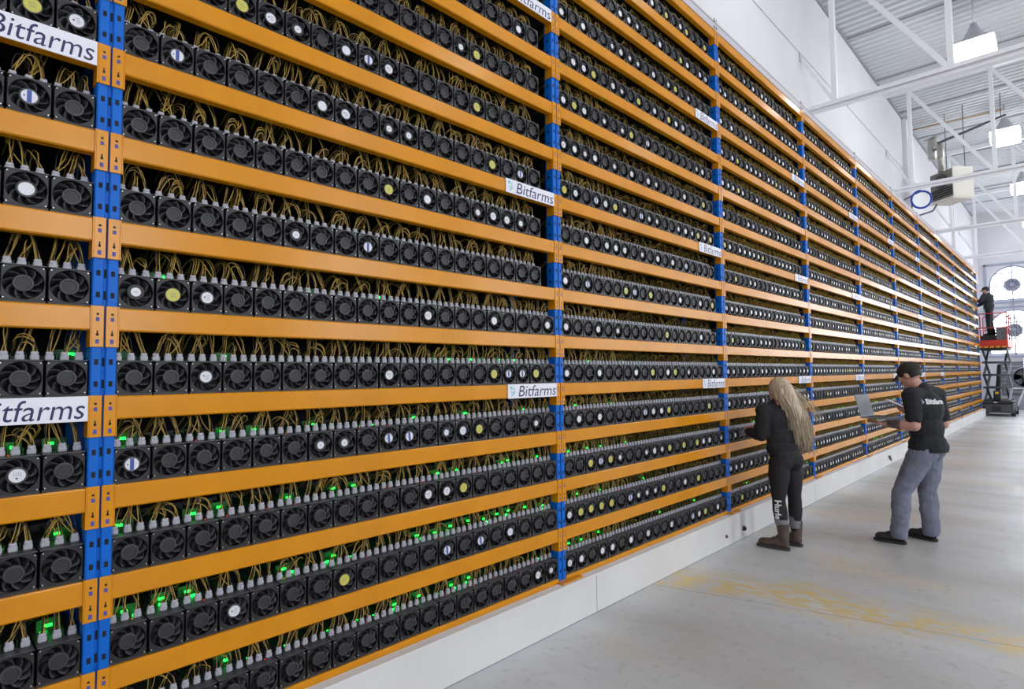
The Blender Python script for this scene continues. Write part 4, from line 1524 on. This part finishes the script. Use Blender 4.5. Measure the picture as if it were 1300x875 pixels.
for i in range(900):
    a = rr.uniform(-1.9, 1.9)
    st = HPf(-0.045 - 0.055 * math.cos(a), 0.085 * math.sin(a), rr.uniform(-0.05, 0.07))
    wild = rr.random() < 0.035
    ln = rr.uniform(0.40, 0.62) if not wild else rr.uniform(0.30, 0.45)
    back = TW(-0.165, 0, 0) - pv
    end = st + Vector((-0.105, -0.06 - 0.16 * rr.random(), -ln)) + Vector((rr.uniform(-0.05, 0.05), rr.uniform(-0.06, 0.06), 0))
    if wild:
        end = st + Vector((-0.14 - 0.10 * rr.random(), -0.16 - 0.14 * rr.random(), -ln * 0.85))
    m1 = st.lerp(end, 0.3) + Vector((-0.035, 0.0, 0.03))
    m2 = st.lerp(end, 0.65) + Vector((-0.035, -0.01, 0.02))
    pts = []
    for q in range(9):
        t_ = q / 8
        p = st * (1 - t_) ** 3 + m1 * 3 * t_ * (1 - t_) ** 2 + m2 * 3 * t_ * t_ * (1 - t_) + end * t_ ** 3
        pts.append(p)
    mb.tube(pts, rr.uniform(0.0045, 0.0085) * (0.45 if wild else 1), 4, 0, 0.0012)
link('hair_locks', mb.mesh('hair_locks', ['blonde']), hair)

# ---- man with a laptop
MA = bpy.data.objects.new('person', None)
COL.objects.link(MA)
MA.location = (1.24, 6.35, 0)
MA.rotation_euler = (0, 0, PI)
tag(MA, 'person in dark cap, black t-shirt and grey jeans looking at a laptop', 'person')
hd = -21
pv = Vector((-0.215, -0.02, 0))
TM = lambda x, y, z: rz((x + pv.x, y + pv.y, z), hd, pv)
hipL, hipR = rz((pv.x, pv.y + 0.092, 0.90), hd * 0.5, pv), rz((pv.x, pv.y - 0.092, 0.90), hd * 0.5, pv)
kneL, kneR = Vector((-0.02, 0.125, 0.50)), Vector((-0.185, -0.135, 0.50))
ankL, ankR = Vector((0.020, 0.155, 0.10)), Vector((-0.185, -0.150, 0.10))
shL, shR = TM(0.02, 0.175, 1.42), TM(0.0, -0.185, 1.42)
elL, elR = Vector((-0.165, 0.215, 1.135)), Vector((-0.32, -0.25, 1.13))
wrL, wrR = Vector((0.075, 0.150, 1.145)), Vector((-0.075, -0.140, 1.265))
hc = Vector((-0.098, -0.025, 1.615))
hp, HPf, HR, eyes = head_parts(hc, 28, -16, 1.0)
body = hp + [('c', TM(0.015, 0, 1.44), 0.062, hc + Vector((-0.02, 0, -0.05)), 0.058)]
body += [('e', TM(0, 0, 1.30), (0.11, 0.16, 0.17), ROTZ(hd)), ('e', TM(0, 0, 1.10), (0.10, 0.14, 0.16), ROTZ(hd)), ('e', TM(0, 0, 0.96), (0.115, 0.155, 0.12), ROTZ(hd)), ('c', shL, 0.058, shR, 0.058)]
body += limb(shL, 0.060, elL, 0.047, wrL, 0.031, 0.08) + limb(shR, 0.060, elR, 0.047, wrR, 0.031, 0.08)
body += limb(hipL, 0.09, kneL, 0.06, ankL, 0.042, 0.08) + limb(hipR, 0.09, kneR, 0.06, ankR, 0.042, 0.08)
body += [('c', ankL, 0.036, ankL + Vector((0.09, 0.002, -0.050)), 0.024), ('c', ankR, 0.036, ankR + Vector((0.085, -0.030, -0.050)), 0.024)]
body += hand_parts(wrL, (1, -0.05, 0.0), (0, 0, 1), -1, 0.25, 1.05) + hand_parts(wrR, (0.85, 0.45, 0.12), (0.3, 0.6, 0.5), -1, 0.6, 1.0)
link('body', blob('body', body, 0.006, 3, ['skin2']), MA)
for e in eyes:
    ey = link('eye', MB().sphere(e, 0.011, 10, 8).mesh('eye', ['eyewhite']), MA)
    link('iris', MB().sphere(e + HR @ Vector((0.008, 0, 0)), 0.005, 8, 6).mesh('iris', ['darkhair']), ey)
link('forearm_tattoo', blob('forearm_tattoo', [('c', elL.lerp(wrL, 0.30), 0.0505, elL.lerp(wrL, 0.62), 0.0445), ('c', elL.lerp(wrL, 0.62), 0.0445, elL.lerp(wrL, 0.9), 0.0365)], 0.006, 2, ['tattoo'],
                            cut=[(elL.lerp(wrL, 0.24), elL - wrL), (elL.lerp(wrL, 0.93), wrL - elL)]), MA)
tee = [('e', TM(-0.005, 0, 1.29), (0.135, 0.188, 0.175), ROTZ(hd)), ('e', TM(-0.005, 0, 1.10), (0.135, 0.178, 0.19), ROTZ(hd)), ('e', TM(-0.010, 0, 0.92), (0.158, 0.196, 0.17), ROTZ(hd)),
       ('c', shL, 0.080, shR, 0.080), ('c', TM(0.005, 0, 1.42), 0.085, TM(0.015, 0, 1.475), 0.070)]
for s_, e_ in ((shL, elL), (shR, elR)):
    tee += [('c', s_, 0.078, s_.lerp(e_, 0.74), 0.070)]
cuts = [((0, 0, 0.885), (0, 0, -1))]
te_ = link('t_shirt', blob('t_shirt', tee, 0.008, 3, ['teeblack'], wrinkle=(0.010, 8, 11, 5.0), cut=cuts), MA)
bvh = BVHTree.FromPolygons([v.co[:] for v in te_.data.vertices], [p.vertices[:] for p in te_.data.polygons])
bd = Vector((math.cos(math.radians(hd)), math.sin(math.radians(hd)), 0))
bl = Vector((-bd.y, bd.x, 0))


def shirt_frame(u, v):
    return Vector((pv.x, pv.y, 1.365 + v)) - bd * 0.8 - bl * (u - 0.028), bd


decal('lettering', 'Bitfarms', 0.215, bvh, shirt_frame, te_, 'printwhite', bold=0.004, shear=0.1)
mb = MB()
for i, (u, v, w) in enumerate(((-0.140, 0.012, 0.016), (-0.126, -0.004, 0.014), (-0.146, -0.014, 0.013))):
    pts = []
    for du, dv in ((-1, -1), (1, -1), (1, 1), (-1, 1)):
        o_, d_ = shirt_frame(u + du * w / 2, v + dv * w / 2)
        hit = bvh.ray_cast(o_, d_)
        pts.append(hit[0] - d_ * 0.004)
    mb.add(pts, [(0, 1, 2, 3)])
link('logo', mb.mesh('logo', ['printwhite']), te_)
je = [('e', Vector((pv.x, pv.y, 0.945)), (0.132, 0.172, 0.10), ROTZ(hd * 0.6)), ('e', rz((pv.x - 0.030, pv.y + 0.07, 0.90), hd * 0.6, pv), (0.100, 0.098, 0.12)), ('e', rz((pv.x - 0.030, pv.y - 0.07, 0.90), hd * 0.6, pv), (0.100, 0.098, 0.12))]
je += limb(hipL, 0.108, kneL, 0.082, ankL + Vector((-0.01, 0, -0.01)), 0.074, 0.0) + limb(hipR, 0.108, kneR, 0.082, ankR + Vector((-0.01, 0, -0.01)), 0.074, 0.0)
jn = link('jeans', blob('jeans', je, 0.008, 2, ['denim'], wrinkle=(0.012, 8, 11, 8.0), cut=[((0, 0, 0.055), (0, 0, -1))]), MA)
for (hl, te) in (((-0.045, 0.155, 0), (0.225, 0.160, 0)), ((-0.245, -0.135, 0), (0.015, -0.225, 0))):
    shoe('shoe', hl, te, 'shoeblack', 'shoeblack', MA, boot=0.0, s=1.06)
cp = [('e', HPf(-0.015, 0, 0.044), (0.108, 0.090, 0.086), HR), ('e', HPf(-0.055, 0, 0.012), (0.066, 0.082, 0.070), HR)]
cpo = link('cap', blob('cap', cp, 0.007, 3, ['capdark'], cut=[(HPf(0, 0, -0.012), HR @ Vector((-0.25, 0, -1)))]), MA)
mb = MB()
n = 12
v = []
for lay, dz in enumerate((0.0, -0.006)):
    for i in range(n + 1):
        a = -1.35 + 2.7 * i / n
        v.append(HPf(0.070 + 0.005 * math.cos(a), 0.078 * math.sin(a), 0.040 + dz))
    for i in range(n + 1):
        a = -1.35 + 2.7 * i / n
        v.append(HPf(0.070 + 0.095 * math.cos(a), 0.078 * math.sin(a), 0.022 + dz))
m_ = n + 1
f = []
for i in range(n):
    f += [(i, i + 1, m_ + i + 1, m_ + i), (2 * m_ + i, 3 * m_ + i, 3 * m_ + i + 1, 2 * m_ + i + 1), (m_ + i, m_ + i + 1, 3 * m_ + i + 1, 3 * m_ + i)]
mb.add(v, f)
link('brim', mb.mesh('brim', ['capdark']), cpo)
link('short_hair', blob('short_hair', [('e', HPf(-0.022, 0, 0.010), (0.093, 0.0795, 0.088), HR)], 0.007, 2, ['darkhair'], cut=[(HPf(-0.028, 0, 0), HR @ Vector((1, 0, 0))), (HPf(0, 0, -0.045), HR @ Vector((0, 0, -1)))]), MA)

# laptop resting on his left hand and forearm (world coordinates via his frame)
LP = bpy.data.objects.new('laptop', None)
COL.objects.link(LP)
LP.location = (1.24 - 0.125, 6.35 - 0.135, 1.196)
LP.rotation_euler = (0, 0, PI - math.radians(8))
tag(LP, 'grey open laptop held on the forearm of the person in jeans', 'laptop')
link('base', MB().cbox(-0.12, 0.12, -0.16, 0.16, 0.0, 0.016, 0.004).mesh('base', ['laptopgrey']), LP)
link('keyboard', MB().box(-0.08, 0.08, -0.14, 0.14, 0.016, 0.0172).mesh('keyboard', ['dark']), LP)
lid = link('lid', MB().cbox(-0.004, 0.004, -0.16, 0.16, 0.0, 0.22, 0.003).mesh('lid', ['laptopgrey']), LP, (0.122, 0, 0.012), (0, math.radians(14), 0))
link('screen', MB().box(-0.0052, -0.004, -0.148, 0.148, 0.014, 0.208).mesh('screen', ['midgrey']), lid)
TB = link('tablet', MB().cbox(-0.075, 0.075, -0.055, 0.055, -0.004, 0.004, 0.002).mesh('tablet', ['paper']), None,
          (1.24 - 0.055, 6.35 + 0.11, 1.335), (math.radians(6), math.radians(-26), PI - 0.12))
tag(TB, 'thin white tablet in the right hand of the person in jeans', 'tablet')

# ---- worker on the lift
WK = bpy.data.objects.new('person', None)
COL.objects.link(WK)
WK.location = (0.24, 26.95, 2.88)
WK.rotation_euler = (0, 0, PI)
tag(WK, 'person in dark cap and jacket standing on the red lift platform', 'person')
hd = -30
pv = Vector((0, 0, 0))
TK = lambda x, y, z: rz((x, y, z), hd, pv)
hipL, hipR, kneL, kneR, ankL, ankR = Vector((0, 0.09, 0.92)), Vector((0, -0.09, 0.92)), Vector((0.03, 0.10, 0.50)), Vector((-0.02, -0.10, 0.50)), Vector((0.0, 0.11, 0.08)), Vector((-0.08, -0.11, 0.08))
shL, shR = TK(0.03, 0.19, 1.46), TK(0.03, -0.19, 1.46)
elL, elR = Vector((0.22, 0.22, 1.27)), Vector((0.24, -0.22, 1.20))
wrL, wrR = Vector((0.44, 0.12, 1.32)), Vector((0.40, -0.10, 1.12))
hc = Vector((0.08, 0, 1.68))
hp, HPf, HR, eyes = head_parts(hc, 12, -8, 1.05)
body = hp + [('c', TK(0.0, 0, 1.48), 0.06, hc + Vector((-0.02, 0, -0.05)), 0.056), ('e', TK(0, 0, 1.30), (0.11, 0.16, 0.2), ROTZ(hd)), ('e', TK(0, 0, 1.05), (0.11, 0.15, 0.18), ROTZ(hd))]
body += limb(shL, 0.055, elL, 0.044, wrL, 0.03, 0.05) + limb(shR, 0.055, elR, 0.044, wrR, 0.03, 0.05)
body += limb(hipL, 0.088, kneL, 0.058, ankL, 0.04, 0.06) + limb(hipR, 0.088, kneR, 0.058, ankR, 0.04, 0.06)
body += hand_parts(wrL, (1, -0.2, 0.1), (0, -0.3, -0.8), 1, 0.4) + hand_parts(wrR, (1, 0.1, 0.1), (0, 0.3, -0.8), -1, 0.4)
link('body', blob('body', body, 0.010, 2, ['skin2']), WK)
jk = [('e', TK(0, 0, 1.32), (0.145, 0.20, 0.19), ROTZ(hd)), ('e', TK(0, 0, 1.10), (0.14, 0.19, 0.20), ROTZ(hd)), ('c', shL, 0.08, shR, 0.08), ('c', TK(0, 0, 1.46), 0.085, TK(0.01, 0, 1.53), 0.07)]
jk += limb(shL, 0.08, elL, 0.062, wrL, 0.048, 0.03) + limb(shR, 0.08, elR, 0.062, wrR, 0.048, 0.03)
jko = link('jacket', blob('jacket', jk, 0.012, 3, ['jacket'], wrinkle=(0.012, 8, 10, 2.0), cut=[((0, 0, 0.93), (0, 0, -1))]), WK)
tr_ = [('e', (0, 0, 0.95), (0.13, 0.17, 0.13))] + limb(hipL, 0.105, kneL, 0.075, ankL, 0.07, 0.03) + limb(hipR, 0.105, kneR, 0.075, ankR, 0.07, 0.03)
link('trousers', blob('trousers', tr_, 0.012, 3, ['leggings'], wrinkle=(0.012, 8, 12, 4.0)), WK)
for (hl, te) in (((-0.07, 0.11, 0), (0.20, 0.12, 0)), ((-0.15, -0.11, 0), (0.12, -0.14, 0))):
    shoe('shoe', hl, te, 'shoeblack', 'shoeblack', WK)
cpo = link('cap', blob('cap', [('e', HPf(-0.015, 0, 0.046), (0.112, 0.094, 0.088), HR), ('e', HPf(-0.055, 0, 0.012), (0.066, 0.084, 0.075), HR)], 0.010, 2, ['capdark']), WK)
link('brim', MB().add([HPf(0.07, -0.07, 0.035), HPf(0.16, -0.05, 0.015), HPf(0.16, 0.05, 0.015), HPf(0.07, 0.07, 0.035), HPf(0.07, -0.07, 0.027), HPf(0.16, -0.05, 0.007), HPf(0.16, 0.05, 0.007), HPf(0.07, 0.07, 0.027)],
                      [(0, 1, 2, 3), (7, 6, 5, 4), (0, 4, 5, 1), (1, 5, 6, 2), (2, 6, 7, 3), (3, 7, 4, 0)]).mesh('brim', ['capdark']), cpo)
link('beard', blob('beard', [('e', HPf(0.045, 0, -0.085), (0.052, 0.056, 0.042), HR)], 0.010, 2, ['darkhair']), WK)
bpy.context.view_layer.update()
